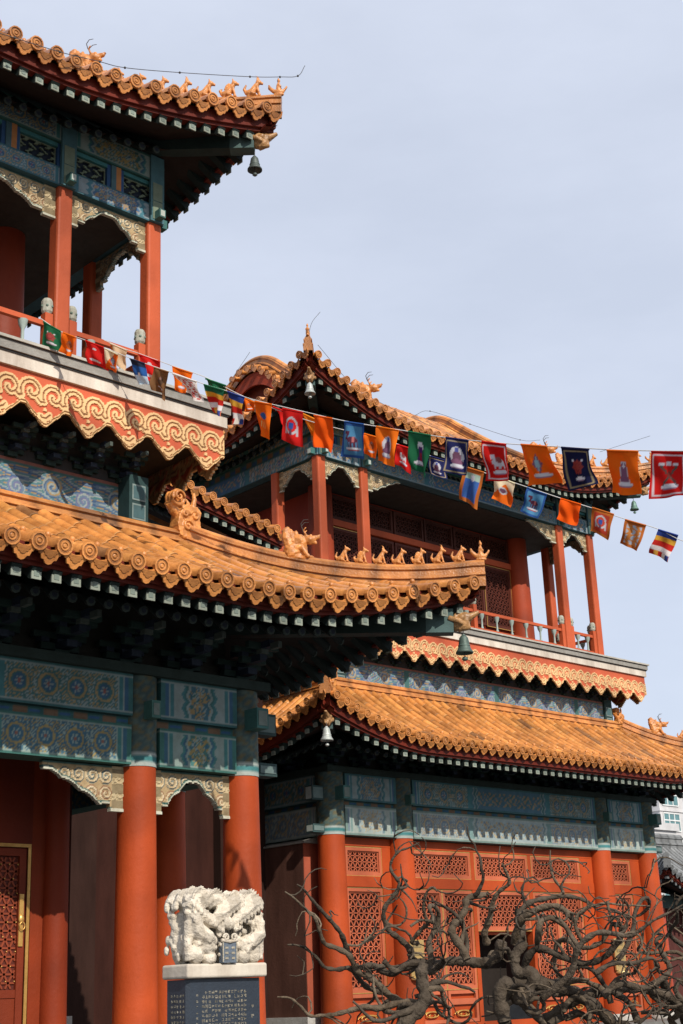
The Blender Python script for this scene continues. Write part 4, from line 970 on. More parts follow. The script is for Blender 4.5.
# far pavilion: closed front
def far_front():
    y=18.05;g=M['red']
    # back board
    mb=MB()
    def wall(a,b,z0,z1): mb.box(a,b,y+.12,y+.2,z0,z1,(.44,.075,.025))
    wall(16.7,18.2,.9,4.17);wall(18.3,20.2,.9,4.17);wall(21.8,24,.9,4.17);wall(20.2,21.8,2.55,4.17);wall(24,25.5,.9,4.17);mb.build('front_wall',g,PF)
    mb=MB();mb.box(20.1,21.9,18.9,18.95,.9,2.6,(.02,.015,.012));mb.build('doorway_darkness_sheet',M['timber'],PF)  # near-black sheet added to stand for the unlit interior of the doorway
    mb=MB()
    for a,b in ((16.6,18.3),(18.2,24.0),(24.0,25.6)):
        mb.box(a,b,y-.02,y+.12,4.02,4.165,RED);mb.box(a,b,y-.025,y+.12,3.34,3.52,RED)
        mb.box(a,b,y-.03,y+.12,.9,1.05,RED)
    for x in (16.86,17.86,18.46,20.12,21.72,23.62,24.2,25.28,16.72,18.06,23.8):
        pass
    for a,b in ((16.75,16.92),(17.80,18.06),(18.42,18.48),(20.10,20.20),(21.74,21.84),(23.36,23.82),(24.2,24.36),(25.06,25.4)):
        mb.box(a,b,y-.015,y+.12,1.05,4.02,RED)
    mb.build('wall_frame',g,PF)
    for a,b in ((16.93,17.79),(18.5,20.09),(20.22,21.73),(21.86,23.34),(24.38,25.04)):
        lattice_panel('transom_panel',a,b,3.53,4.0,y+.04,PF,.098)
    def leaf(a,b,z0=1.62,z1=3.32,low=True):
        o=lattice_panel('door_leaf',a,b,z0,z1,y+.05,PF,.11)
        if low:
            mb=MB();panel_frame(mb,a,b,1.06,z0-.02,y+.05,.06,.05,PINKL);mb.box(a+.05,b-.05,y+.01,y+.05,1.36,1.46,PINKL);mb.box(a,b,y+.06,y+.07,1.06,z0,RED);mb.build('lower_panel',g,o)
            mb=MB();w=b-a;cx=(a+b)/2
            for sg in (-1,1):
                mb.tube([(cx+sg*w*.3*(1-t*.75)*cos(t*7),y+.02,1.2+.07*(1-t*.75)*sin(t*7)) for t in np.linspace(0,1,26)],.011,5,(.66,.38,.1))
            mb.build('gilt_carving',M['gold'],o)
    leaf(16.93,17.79);leaf(18.5,19.28);leaf(19.31,20.09);leaf(20.22,21.73,2.62,3.32,False);leaf(21.86,22.58);leaf(22.61,23.34);leaf(24.38,25.04)
    # wall closing the left end, with a coped top and stone foot
    for sx,xa,xb in ((-1,16.28,16.62),(1,25.58,25.9)):
        mb=MB();mb.box(xa,xb,18.4,25.3,1.28,4.07,(.115,.05,.035));w=mb.build('end_wall',M['plaster'],PF)  # brown darkened for the grazing light on the wall's long side
        mb=MB();mb.box(xa+.004,xb-.004,18.385,18.397,1.28,4.07,(.36,.085,.045));mb.build('end_wall_front_lit',M['plaster'],w)  # thin skin: same wall's sunlit front, painted as brighter plaster
        mb=MB();xo,xi=(xa-.03,xb+.25) if sx<0 else (xb+.03,xa-.25)
        mb.prism([(xo,4.073),(xo,4.10),(xi,4.26),(xi,4.073)][::(1 if sx>0 else -1)],(0,18.33,0),(1,0,0),(0,0,1),(0,1,0),7.,(.36,.34,.30));mb.build('coping',M['stone'],w)
        mb=MB();mb.box(xa-.06,xb+.02,18.33,25.4,.9,1.28,(.46,.45,.42));mb.build('wall_foot',M['stone'],w)
    mb=MB();mb.box(16.9,25.3,18.6,25.3,.9,4.8,(.08,.03,.02));
far_front()
for x,zz,lab in ((18.24,2.15,'small gilt tablet on the red column left of the double doors'),(24.0,2.15,'small gilt tablet on the red column at the right of the doors')):
    t=empty('gilt_tablet',(x,17.7,zz-.3));tag(t,lab,'tablet','gilt tablets on the columns')
    mb=MB();mb.box(x-.17,x+.17,17.72,17.755,zz-.3,zz+.3,(.62,.42,.16));mb.build('tablet_board',M['gold'],t)
    mb=MB();
    for k in range(4): mb.box(x-.10,x+.10,17.712,17.72,zz-.22+.13*k,zz-.16+.13*k,(.40,.30,.14))
    mb.lathe((x,17.73,zz-.36),[(.14,0),(.15,.03),(.1,.06)],12,(.7,.55,.25));mb.build('tablet_relief',M['gold'],t)
# bells
def tipp(rf,sx,xc,ya,e,dz): return rf.P(xc-sx*e,ya+e,e)+np.array((0,0,dz))
wind_bell(tipp(lowN,1,11.3,10.15,.14,-.50),'greenish bronze bell under the low front roof corner above the cloud-edged balcony',.95,(.09,.13,.11))
wind_bell(tipp(upN,1,9.95,11.6,.2,-.56),'dark bell under the topmost roof corner at the upper left against the sky',.92,(.09,.11,.10))
wind_bell(tipp(lowF,-1,15.1,16.4,.05,-.50),'pale grey bell under the lower left roof corner, beside the nearest right column',1.0,(.45,.47,.44))
wind_bell(tipp(upF,-1,15.95,17.45,.1,-.52),'pale grey bell under the pointed upper roof corner, centre of the photo',1.0,(.42,.44,.42))
wind_bell(tipp(upF,1,26.2,17.45,.3,-.56),'small green bell at the far right upper roof corner behind the large flags',1.0,(.14,.24,.20))
STR_A= [(7.133, 12.074, 8.621), (7.254, 11.84, 8.406), (7.374, 11.556, 8.234), (7.471, 11.324, 8.083), (7.589, 11.038, 7.896), (7.695, 10.764, 7.73), (7.783, 10.526, 7.591), (7.901, 10.203, 7.393), (7.986, 9.947, 7.251), (8.086, 9.642, 7.076), (8.234, 9.119, 6.818), (8.348, 8.672, 6.601), (8.47, 8.096, 6.354), (8.554, 7.629, 6.152), (8.633, 7.032, 5.925), (8.668, 6.634, 5.785), (8.691, 6.238, 5.644), (8.7, 5.79, 5.488), (8.67, 5.072, 5.248)]
STR_B= [(7.879, 11.965, 8.542), (8.031, 11.778, 8.407), (8.128, 11.651, 8.334), (8.364, 11.347, 8.14), (8.588, 11.054, 7.961), (8.858, 10.728, 7.691), (9.217, 10.258, 7.383), (9.461, 9.909, 7.204), (9.672, 9.594, 7.064), (9.815, 9.393, 6.946), (9.998, 9.138, 6.788), (10.22, 8.817, 6.609), (10.47, 8.454, 6.395), (10.712, 8.098, 6.185), (10.879, 7.846, 6.043), (11.048, 7.591, 5.893), (11.21, 7.337, 5.754), (11.339, 7.157, 5.609), (11.604, 6.729, 5.378)]
FLAGS=[([(7.156, 12.044, 8.568), (7.255, 11.841, 8.401), (7.275, 11.872, 8.184), (7.186, 12.114, 8.308)], 'green', 'wheel', 'green prayer flag with a red flower, leftmost on the string by the balcony post'),
([(7.266, 11.818, 8.384), (7.332, 11.665, 8.286), (7.349, 11.733, 8.09), (7.286, 11.902, 8.21)], 'orange', 'figure', 'small orange prayer flag hanging next to the leftmost green one'),
([(7.378, 11.552, 8.222), (7.467, 11.337, 8.086), (7.515, 11.365, 7.858), (7.44, 11.593, 8.0)], 'red', 'lotus', 'red prayer flag with white lotus casting a shadow on the balcony moulding'),
([(7.473, 11.327, 8.073), (7.537, 11.18, 7.968), (7.568, 11.239, 7.782), (7.538, 11.381, 7.893)], 'orangewhite', 'vase', 'orange and white prayer flag folded over, just right of the red one on the balcony'),
([(7.926, 11.915, 8.489), (8.048, 11.764, 8.383), (8.059, 11.854, 8.178), (7.992, 11.97, 8.31)], 'cream', 'plain', 'pale cream flag with an orange edge on the rear string near the corner post'),
([(7.591, 11.041, 7.886), (7.657, 10.868, 7.785), (7.702, 10.859, 7.549), (7.676, 11.034, 7.626)], 'blue', 'cloudwhite', 'twisted blue flag with a white end in front of the corner column'),
([(8.131, 11.655, 8.318), (8.276, 11.465, 8.206), (8.275, 11.499, 7.955), (8.204, 11.66, 8.041)], 'red', 'lotus', 'red flag on the rear string at the foot of the corner column'),
([(7.698, 10.768, 7.716), (7.759, 10.602, 7.622), (7.803, 10.722, 7.351), (7.75, 10.865, 7.541)], 'brown', 'figure', 'brown and gold picture flag with a pointed end below the corner column'),
([(8.363, 11.355, 8.131), (8.499, 11.177, 8.021), (8.486, 11.242, 7.805), (8.428, 11.388, 7.887)], 'orange', 'vase', 'orange flag on the rear string, first one against open sky'),
([(7.777, 10.551, 7.593), (7.874, 10.282, 7.435), (7.943, 10.269, 7.211), (7.897, 10.495, 7.419)], 'redwhite', 'plain', 'twisted white flag with red markings against the sky'),
([(8.588, 11.063, 7.946), (8.724, 10.882, 7.837), (8.768, 10.939, 7.752), (8.684, 11.11, 7.836)], 'green', 'plain', 'dark green flag mostly hidden behind a striped flag'),
([(7.903, 10.206, 7.384), (7.977, 9.983, 7.261), (8.017, 10.038, 7.023), (8.026, 10.223, 7.12)], 'stripe2', 'stripes', 'striped flag beginning with yellow, beside the left balcony corner'),
([(7.99, 9.944, 7.24), (8.052, 9.759, 7.129), (8.088, 9.88, 6.873), (8.093, 10.024, 6.996)], 'stripe', 'stripes', 'blue, yellow, red and white striped flag left of the small roof gable'),
([(8.849, 10.75, 7.685), (8.929, 10.648, 7.613), (8.925, 10.679, 7.518), (8.902, 10.768, 7.565)], 'orange', 'figure', 'tiny orange flag half hidden behind the string under the small gable'),
([(8.089, 9.647, 7.058), (8.142, 9.457, 6.975), (8.193, 9.559, 6.669), (8.19, 9.725, 6.764)], 'orange', 'horseblue', 'narrow orange flag with a blue beast, left of the red flag with an arch'),
([(8.177, 9.346, 6.905), (8.237, 9.123, 6.804), (8.252, 9.189, 6.494), (8.219, 9.407, 6.617)], 'red', 'arch', 'red flag with a blue arch figure under the pale bell'),
([(9.041, 10.486, 7.54), (9.139, 10.358, 7.454), (9.156, 10.417, 7.306), (9.154, 10.476, 7.405)], 'red', 'plain', 'red dotted flag turned edgewise behind the red arch flag'),
([(9.225, 10.218, 7.417), (9.323, 10.095, 7.322), (9.373, 10.175, 7.133), (9.379, 10.242, 7.201)], 'orangeli', 'plain', 'translucent light orange flag folded to a triangle'),
([(8.269, 9.006, 6.743), (8.317, 8.806, 6.658), (8.361, 8.891, 6.366), (8.354, 9.071, 6.471)], 'orangered', 'plain', 'plain bright orange-red flag above the corner column of the far pavilion'),
([(8.349, 8.68, 6.594), (8.394, 8.473, 6.508), (8.454, 8.581, 6.203), (8.416, 8.795, 6.32)], 'blueli', 'horse', 'light blue flag with dark blue border and a horse, near the middle'),
([(9.602, 9.698, 7.114), (9.685, 9.578, 7.051), (9.724, 9.647, 6.848), (9.658, 9.767, 6.937)], 'orange', 'figure', 'small orange flag behind, just right of the large blue horse flag'),
([(8.422, 8.342, 6.452), (8.47, 8.109, 6.349), (8.475, 8.174, 6.035), (8.453, 8.406, 6.149)], 'orangeb', 'buddha', 'orange flag with a haloed seated figure in white and purple'),
([(9.799, 9.421, 6.951), (9.881, 9.303, 6.889), (9.939, 9.378, 6.661), (9.841, 9.52, 6.769)], 'red', 'lion', 'small red flag with white beast behind the green flag'),
([(8.488, 8.01, 6.311), (8.53, 7.782, 6.21), (8.572, 7.897, 5.879), (8.596, 8.084, 5.997)], 'green', 'standing', 'green flag with a standing figure and white halo'),
([(9.983, 9.166, 6.793), (10.085, 9.015, 6.715), (10.097, 9.042, 6.541), (10.023, 9.198, 6.614)], 'navy', 'buddha', 'small navy flag with haloed figure on the lower string'),
([(8.555, 7.63, 6.148), (8.589, 7.405, 6.056), (8.594, 7.453, 5.769), (8.58, 7.698, 5.84)], 'navy', 'buddha', 'large navy flag with haloed figure and pale border'),
([(10.188, 8.868, 6.629), (10.299, 8.704, 6.539), (10.344, 8.858, 6.206), (10.241, 9.027, 6.329)], 'sky', 'cloud', 'blue and green picture flag with a curling orange border'),
([(8.606, 7.27, 6.008), (8.635, 7.035, 5.913), (8.727, 7.067, 5.621), (8.705, 7.33, 5.703)], 'redb', 'lion', 'red flag with white border and a white beast on a pedestal'),
([(10.357, 8.618, 6.494), (10.472, 8.457, 6.386), (10.489, 8.559, 6.173), (10.41, 8.712, 6.286)], 'orangewhite', 'shell', 'orange flag with a white corner and a shell, on the lower string'),
([(8.648, 6.886, 5.869), (8.67, 6.636, 5.777), (8.828, 6.659, 5.496), (8.805, 6.953, 5.56)], 'orange', 'vase', 'large orange flag with a jewel vase on a lotus'),
([(10.537, 8.361, 6.329), (10.646, 8.204, 6.233), (10.648, 8.318, 6.022), (10.563, 8.484, 6.114)], 'blueli', 'horse', 'small light blue flag with a horse on the lower string'),
([(8.679, 6.499, 5.728), (8.693, 6.242, 5.633), (8.822, 6.287, 5.377), (8.812, 6.593, 5.421)], 'navyb', 'wheel', 'dark navy flag with a red wheel and gold border'),
([(10.717, 8.096, 6.175), (10.823, 7.933, 6.088), (10.818, 8.003, 5.887), (10.733, 8.168, 5.988)], 'orangered', 'plain', 'small plain orange flag on the lower string by the upper beams'),
([(8.699, 6.075, 5.573), (8.702, 5.793, 5.477), (8.799, 5.869, 5.183), (8.816, 6.168, 5.265)], 'orange', 'banner', 'large orange flag with a purple bell-shaped banner in front of the right roof corner'),
([(10.879, 7.846, 6.043), (10.991, 7.675, 5.946), (10.976, 7.777, 5.712), (10.912, 7.921, 5.831)], 'redpic', 'arch', 'small red picture flag right of the far column'),
([(11.05, 7.594, 5.884), (11.153, 7.43, 5.798), (11.172, 7.568, 5.572), (11.104, 7.712, 5.689)], 'orangepic', 'cloud', 'small orange picture flag with blue clouds against the sky'),
([(11.212, 7.339, 5.744), (11.309, 7.187, 5.661), (11.315, 7.324, 5.445), (11.229, 7.489, 5.542)], 'stripe', 'stripesb', 'small blue, yellow, red and white striped flag at the right end of the lower string'),
([(8.7, 5.671, 5.439), (8.691, 5.368, 5.333), (8.713, 5.428, 5.006), (8.744, 5.748, 5.096)], 'redb', 'knot', 'large red flag with white border and crossed emblem at the right edge')]
LIMBS=[([(6.301, 7.311, 2.261), (6.366, 7.288, 2.215), (6.451, 7.263, 2.135), (6.508, 7.25, 2.087), (6.554, 7.261, 2.008), (6.603, 7.269, 1.929), (6.678, 7.231, 1.895), (6.758, 7.197, 1.845), (6.822, 7.198, 1.749), (6.929, 7.146, 1.681), (7.031, 7.113, 1.583), (7.123, 7.067, 1.532), (7.231, 7.015, 1.464)], 0.006, 0.034),
([(6.481, 7.39, 2.317), (6.544, 7.399, 2.288), (6.62, 7.411, 2.228), (6.71, 7.414, 2.155), (6.81, 7.414, 2.074), (6.895, 7.422, 2.0), (6.964, 7.45, 1.919), (7.023, 7.48, 1.854)], 0.006, 0.026),
([(6.469, 7.494, 1.933), (6.538, 7.472, 1.928), (6.612, 7.456, 1.898), (6.693, 7.448, 1.841), (6.761, 7.451, 1.783), (6.846, 7.42, 1.765), (6.927, 7.382, 1.77), (7.012, 7.377, 1.695), (7.094, 7.368, 1.636), (7.222, 7.305, 1.599)], 0.006, 0.026),
([(5.952, 7.001, 1.604), (6.008, 6.949, 1.594), (6.06, 6.918, 1.548), (6.115, 6.891, 1.488), (6.17, 6.837, 1.485), (6.223, 6.782, 1.489), (6.284, 6.712, 1.507), (6.346, 6.642, 1.525), (6.413, 6.58, 1.514), (6.495, 6.487, 1.539), (6.593, 6.391, 1.54)], 0.006, 0.026),
([(7.15, 6.872, 2.568), (7.112, 6.933, 2.539), (7.072, 6.992, 2.518), (7.051, 7.052, 2.456), (7.07, 7.076, 2.392), (7.128, 7.066, 2.318), (7.135, 7.097, 2.262), (7.103, 7.182, 2.168), (7.115, 7.219, 2.088), (7.166, 7.22, 2.005), (7.232, 7.193, 1.954), (7.302, 7.17, 1.886), (7.333, 7.181, 1.821)], 0.006, 0.028),
([(6.916, 7.366, 1.85), (6.94, 7.322, 1.775), (6.997, 7.21, 1.778), (7.053, 7.125, 1.726), (7.09, 7.017, 1.761), (7.141, 6.903, 1.779), (7.2, 6.8, 1.758)], 0.02, 0.042),
([(6.703, 6.621, 2.391), (6.689, 6.598, 2.31), (6.686, 6.558, 2.244), (6.616, 6.558, 2.228)], 0.004, 0.012),
([(6.805, 6.922, 1.801), (6.875, 6.893, 1.736), (6.93, 6.83, 1.772), (6.991, 6.775, 1.776), (7.052, 6.747, 1.727), (7.106, 6.682, 1.771), (7.166, 6.625, 1.783), (7.243, 6.564, 1.772), (7.32, 6.502, 1.76), (7.374, 6.437, 1.803), (7.383, 6.392, 1.895)], 0.02, 0.044),
([(6.558, 6.323, 1.764), (6.538, 6.333, 1.678), (6.55, 6.32, 1.576), (6.508, 6.35, 1.492), (6.434, 6.409, 1.411), (6.389, 6.434, 1.343)], 0.04, 0.06),
([(6.977, 6.343, 1.781), (6.968, 6.371, 1.851), (6.931, 6.414, 1.944), (6.957, 6.412, 2.006), (7.016, 6.373, 2.081), (7.04, 6.366, 2.158), (7.118, 6.337, 2.173), (7.174, 6.332, 2.181)], 0.035, 0.02),
([(7.471, 6.602, 1.89), (7.423, 6.576, 1.953), (7.405, 6.506, 2.045), (7.378, 6.439, 2.152), (7.373, 6.373, 2.211), (7.387, 6.294, 2.261), (7.322, 6.273, 2.346), (7.281, 6.256, 2.375)], 0.03, 0.008),
([(7.153, 6.946, 1.909), (7.102, 6.941, 1.925), (7.112, 6.852, 2.0), (7.107, 6.798, 2.029), (7.046, 6.766, 2.123), (7.016, 6.707, 2.214), (7.015, 6.646, 2.25), (7.02, 6.608, 2.223)], 0.02, 0.008),
([(7.475, 6.366, 1.878), (7.438, 6.278, 1.999), (7.437, 6.187, 2.056), (7.487, 6.056, 2.095), (7.526, 5.967, 2.066), (7.565, 5.906, 1.977)], 0.035, 0.02),
([(6.979, 6.069, 1.413), (6.953, 6.073, 1.543), (6.98, 6.048, 1.629), (7.088, 6.029, 1.538), (7.144, 5.99, 1.594), (7.171, 5.963, 1.681), (7.125, 6.045, 1.685), (7.107, 6.061, 1.775), (7.154, 6.009, 1.876)], 0.055, 0.04),
([(7.168, 5.752, 2.411), (7.153, 5.75, 2.311), (7.151, 5.727, 2.233), (7.162, 5.684, 2.17), (7.138, 5.659, 2.138)], 0.005, 0.014),
([(7.812, 6.618, 1.905), (7.846, 6.594, 1.986), (7.83, 6.616, 2.07), (7.889, 6.568, 2.151), (7.997, 6.498, 2.181), (8.109, 6.431, 2.195), (8.229, 6.373, 2.175), (8.343, 6.336, 2.123)], 0.03, 0.014),
([(7.229, 6.192, 1.628), (7.39, 6.122, 1.622), (7.559, 6.059, 1.586), (7.712, 6.025, 1.52), (7.872, 5.999, 1.422), (8.01, 5.995, 1.325)], 0.05, 0.05),
([(7.641, 6.313, 1.39), (7.733, 6.213, 1.462), (7.826, 6.113, 1.534), (7.977, 5.981, 1.557), (8.083, 5.897, 1.567), (8.196, 5.822, 1.547), (8.315, 5.755, 1.495), (8.42, 5.723, 1.397)], 0.04, 0.03),
([(7.582, 5.765, 1.532), (7.675, 5.691, 1.602), (7.814, 5.624, 1.566), (7.923, 5.543, 1.621), (7.975, 5.514, 1.679), (7.951, 5.542, 1.772), (7.935, 5.568, 1.85), (7.988, 5.553, 1.879), (7.99, 5.59, 1.897)], 0.03, 0.012),
([(8.308, 5.811, 1.622), (8.434, 5.873, 1.526), (8.586, 5.911, 1.426), (8.74, 5.949, 1.325)], 0.035, 0.04),
([(8.399, 5.92, 1.898), (8.422, 5.804, 1.973), (8.443, 5.742, 1.937), (8.438, 5.675, 1.965)], 0.008, 0.008),
([(7.369, 6.19, 1.594), (7.306, 6.142, 1.745), (7.325, 6.046, 1.832), (7.418, 5.945, 1.781), (7.511, 5.844, 1.73), (7.576, 5.734, 1.755), (7.606, 5.629, 1.84), (7.589, 5.567, 1.926), (7.516, 5.586, 1.957)], 0.035, 0.016),
([(7.256, 5.98, 1.532), (7.327, 5.804, 1.672), (7.307, 5.713, 1.816), (7.344, 5.597, 1.898), (7.398, 5.505, 1.893), (7.455, 5.418, 1.874), (7.477, 5.337, 1.913), (7.487, 5.265, 1.953), (7.539, 5.15, 2.004), (7.56, 5.069, 2.042)], 0.028, 0.006),
([(7.515, 5.833, 1.85), (7.466, 5.84, 1.973), (7.505, 5.78, 2.061), (7.602, 5.693, 2.087), (7.696, 5.627, 2.075), (7.836, 5.518, 2.062)], 0.016, 0.005),
([(7.332, 5.616, 1.665), (7.422, 5.545, 1.719), (7.535, 5.478, 1.715), (7.642, 5.403, 1.739), (7.717, 5.413, 1.65)], 0.02, 0.01)]
TREEC= (7.47, 6.349, 1.524)
WIRES=[ [(6.05, 11.45, 11.42), (6.34, 11.45, 11.47), (6.9, 11.45, 11.56), (7.42, 11.45, 11.68), (7.76, 11.45, 11.76), (8.54, 11.45, 12.06), (9.63, 11.45, 12.51), (10.13, 11.45, 12.74), (10.44, 11.45, 12.9), (10.57, 11.45, 13.12)] , [(15.74, 17.2, 13.05), (15.83, 17.2, 13.3), (16.04, 17.2, 13.57)] , [(14.33, 17.2, 12.25), (13.83, 17.2, 11.49)] , [(16.23, 17.5, 13.07), (17.02, 17.5, 12.51), (17.43, 17.5, 12.38), (18.2, 17.5, 12.27), (19.46, 17.5, 12.16)] , [(19.51, 18.2, 12.73), (19.97, 18.2, 12.94), (21.2, 18.2, 12.96), (22.84, 18.2, 13.0), (23.55, 18.2, 13.17)] , [(24.5, 17.3, 12.83), (26.56, 17.3, 13.72)] ]

# ------------------------------------------------------------------ strings of prayer flags
def catmull(P,n=6):
    P=np.array(P,float);P=np.concatenate([[2*P[0]-P[1]],P,[2*P[-1]-P[-2]]]);o=[]
    for i in range(1,len(P)-2):
        for k in range(n):
            t=k/n;a,b,c,d=P[i-1:i+3];o.append(.5*((2*b)+(c-a)*t+(2*a-5*b+4*c-d)*t*t+(3*b-3*c+d-a)*t**3))
    o.append(P[-2]);return np.array(o)
for P,lab in ((STR_A,'white string carrying the larger prayer flags from the left balcony to the right edge'),(STR_B,'white string carrying the smaller rear prayer flags down to the right')):
    mb=MB();mb.tube(catmull(P),.0042,6,(.55,.54,.52));o=mb.build('flag_string',M['wire']);tag(o,lab,'string')
FC=dict(green=(.02,.16,.07),orange=(.86,.17,.008),red=(.66,.018,.015),orangewhite=(.85,.18,.015),cream=(.75,.55,.35),blue=(.03,.12,.38),brown=(.28,.14,.06),redwhite=(.8,.76,.72),stripe2=(0,0,0),stripe=(0,0,0),
 orangeli=(.88,.28,.02),orangered=(.88,.12,.006),blueli=(.10,.30,.50),orangeb=(.88,.20,.012),navy=(.02,.025,.11),sky=(.06,.16,.45),redb=(.64,.014,.012),navyb=(.015,.018,.07),redpic=(.50,.06,.03),orangepic=(.72,.30,.08))
def flagcol(name,mo,u,v):
    """u 0..1 across, v 0..1 down"""
    n=len(u);c=np.tile(np.array(FC[name],float),(n,1));W=np.array((.72,.72,.76));PU=np.array((.16,.07,.12));RD=np.array((.45,.03,.03))
    if mo.startswith('stripes'):
        cols=[(.03,.06,.28),(.75,.42,.05),(.60,.03,.02),(.82,.78,.76),(.80,.22,.03)]
        if name=='stripe2': cols=[(.02,.16,.08)]+cols[1:]
        for k,cc in enumerate(cols): c[(v>=k*.2)&(v<(k+1)*.2+1e-6)]=cc
        lowr=v>.8;k=np.floor(u*5).astype(int)
        for q,cc in enumerate([(.6,.05,.03),(.8,.45,.08),(.6,.03,.02),(.82,.78,.7),(.05,.08,.3)]): c[lowr&(k==q)]=cc
        return c
    b=np.minimum(np.minimum(u,1-u)*.75,np.minimum(v,1-v))
    if name in('redb',): c[(b>.055)&(b<.085)]=W
    elif name in('navy','navyb'): c[(b>.055)&(b<.075)]=(.45,.36,.2)
    elif name=='blueli': c[b<.075]=(.03,.10,.32)
    elif name in ('sky','orangepic','redpic'): c[b<.10]=np.array((.55,.16,.03))
    else: c[(b>.07)&(b<.085)]=c[0]*.65
    x=(u-.5);y=(v-.5)
    def lotus(): 
        m=(np.abs(x)/.27)**2+((y-.27)/.07)**2<1;c[m]=W;c[m&(y>.30)]=(.35,.25,.35)
    if mo=='buddha': 
        c[(x/.24)**2+((y+.02)/.27)**2<1]=W*.85;c[(x/.14)**2+((y-.02)/.2)**2<1]=PU;c[(x/.20)**2+((y-.14)/.08)**2<1]=PU*1.5;c[(x/.07)**2+((y+.2)/.06)**2<1]=(.1,.12,.4);lotus()
    elif mo=='horse':
        hb=((x+.02)/.19)**2+((y+.02)/.09)**2<1;c[hb]=(.12,.03,.06);c[(np.abs(x+.21+.25*(y+.12))<.05)&(y<-.0)&(y>-.26)]=(.12,.03,.06);c[(np.abs(y+.22)<.035)&(x<-.16)&(x>-.32)]=(.12,.03,.06)
        for lx in(-.15,-.06,.06,.14): c[(np.abs(x-lx)<.022)&(y>0)&(y<.2)]=(.12,.03,.06)
        c[(np.abs(x-.02)<.05)&(y>-.12)&(y<.06)]=(.6,.2,.2);c[(np.abs(x)<.27)&(y>.19)&(y<.26)]=W;c[(np.abs(x)<.22)&(y>.27)&(y<.29)]=RD
    elif mo=='standing': 
        c[np.hypot(x,y+.18)<.13]=W;c[(np.abs(x)<.09+.12*(y+.1))&(y>-.16)&(y<.24)]=(.10,.03,.18);c[(np.abs(x)<.05)&(y>-.02)&(y<.24)]=(.35,.03,.05);lotus()
    elif mo=='wheel':
        r=np.hypot(x,(y+.03)*1.2);a=np.arctan2(y+.03,x);c[r<.22+.025*np.cos(a*8)]=(.35,.06,.05);c[(r<.12)&(r>.09)]=(.2,.03,.04);c[np.hypot(np.abs(x)-.17,y+.2)<.045]=W;lotus()
    elif mo=='lion':
        c[((x+.02)/.2)**2+((y-.0)/.11)**2<1]=W*.95;c[np.hypot(x+.16,y+.14)<.07]=W;c[((x-.0)/.09)**2+((y+.06)/.08)**2<1]=(.35,.12,.12)
        for lx in(-.16,-.02,.13): c[(np.abs(x-lx)<.03)&(y>0)&(y<.18)]=W*.9
        lotus()
    elif mo=='vase': 
        c[(np.abs(x)<.13*(1-np.abs(y+.05)/.26))]=PU*1.6;c[(np.abs(x)<.07*(1-np.abs(y+.05)/.2))]=(.35,.5,.55);lotus()
    elif mo=='banner': 
        q=(np.abs(x)<.10+.28*np.clip(y+.25,0,1)*.5)&(y>-.26)&(y<.26);c[q]=W*.75;q=(np.abs(x)<.07+.28*np.clip(y+.25,0,1)*.5)&(y>-.22)&(y<.22);c[q]=PU*1.7;c[q&(np.abs(x)+np.abs(y+.16)<.06)]=W;lotus()
    elif mo=='knot':
        for s_ in(-1,1): c[(np.abs(x-s_*(y-.02)*.9)<.035)&(np.abs(y)<.24)]=(.12,.12,.10)
        c[((np.abs(x)-.17)/.08)**2+((y+.24)/.04)**2<1]=W;c[np.hypot(x,y+.25)<.06]=W;c[np.hypot(x,y)<.07]=(.3,.05,.04);lotus()
    elif mo=='arch':
        r=np.hypot(x,(y+.05));c[(r<.27)&(r>.20)&(y<.2)]=W*.7;c[(np.abs(np.abs(x)-.235)<.035)&(y>-.05)&(y<.25)]=W*.7;c[(np.abs(x)<.10)&(y>-.15)&(y<.05)]=(.03,.08,.3);c[(np.abs(x)<.05)&(y>.05)&(y<.22)]=(.15,.05,.08)
    elif mo=='horseblue':
        c[((x)/.27)**2+((y+.12)/.10)**2<1]=(.05,.14,.4)
        for lx in(-.18,0,.18): c[(np.abs(x-lx)<.03)&(y>.05)&(y<.25)]=(.75,.5,.2)
    elif mo=='shell': c[(x/.2)**2+((y+.02)/.15)**2<1]=W*.8;c[(x/.13)**2+((y+.02)/.1)**2<1]=PU;c[(x-y)>.45]=(.85,.7,.5)
    elif mo=='lotus': c[(x/.25)**2+((y-.27)/.07)**2<1]=W;c[(x/.1)**2+((y+.27)/.05)**2<1]=W*.8
    elif mo=='cloud':
        q=b>.10;c[q&(np.sin(x*17+2*np.sin(y*13))*np.sin(y*15)>.15)]=(.55,.62,.7) if name!='sky' else (.06,.16,.5)
        if name=='sky': c[q&(y<-.2)]=(.45,.6,.5);c[np.hypot(x,y+.25)<.1]=W
    elif mo=='cloudwhite': c[y>.1]=(.6,.75,.85);c[(y<-.3)]=(.03,.04,.08);c[(np.abs(x)<.12)&(np.abs(y-.05)<.08)]=W
    elif mo=='figure': c[(x/.16)**2+((y+.04)/.18)**2<1]=(c[0]*.45+.03);c[(x/.22)**2+((y-.24)/.05)**2<1]=W*.9;c[(x/.07)**2+((y+.16)/.06)**2<1]=(.5,.3,.25)
    elif name=='redwhite': c[(np.sin(x*22+np.sin(y*12)*2)*np.sin(y*26)>.1)&(b>.08)]=(.6,.05,.03)
    if name=='orangewhite': c[u+v<.75]=(.85,.72,.5)
    if name=='cream': c[u<.12]=(.7,.2,.03)
    return c
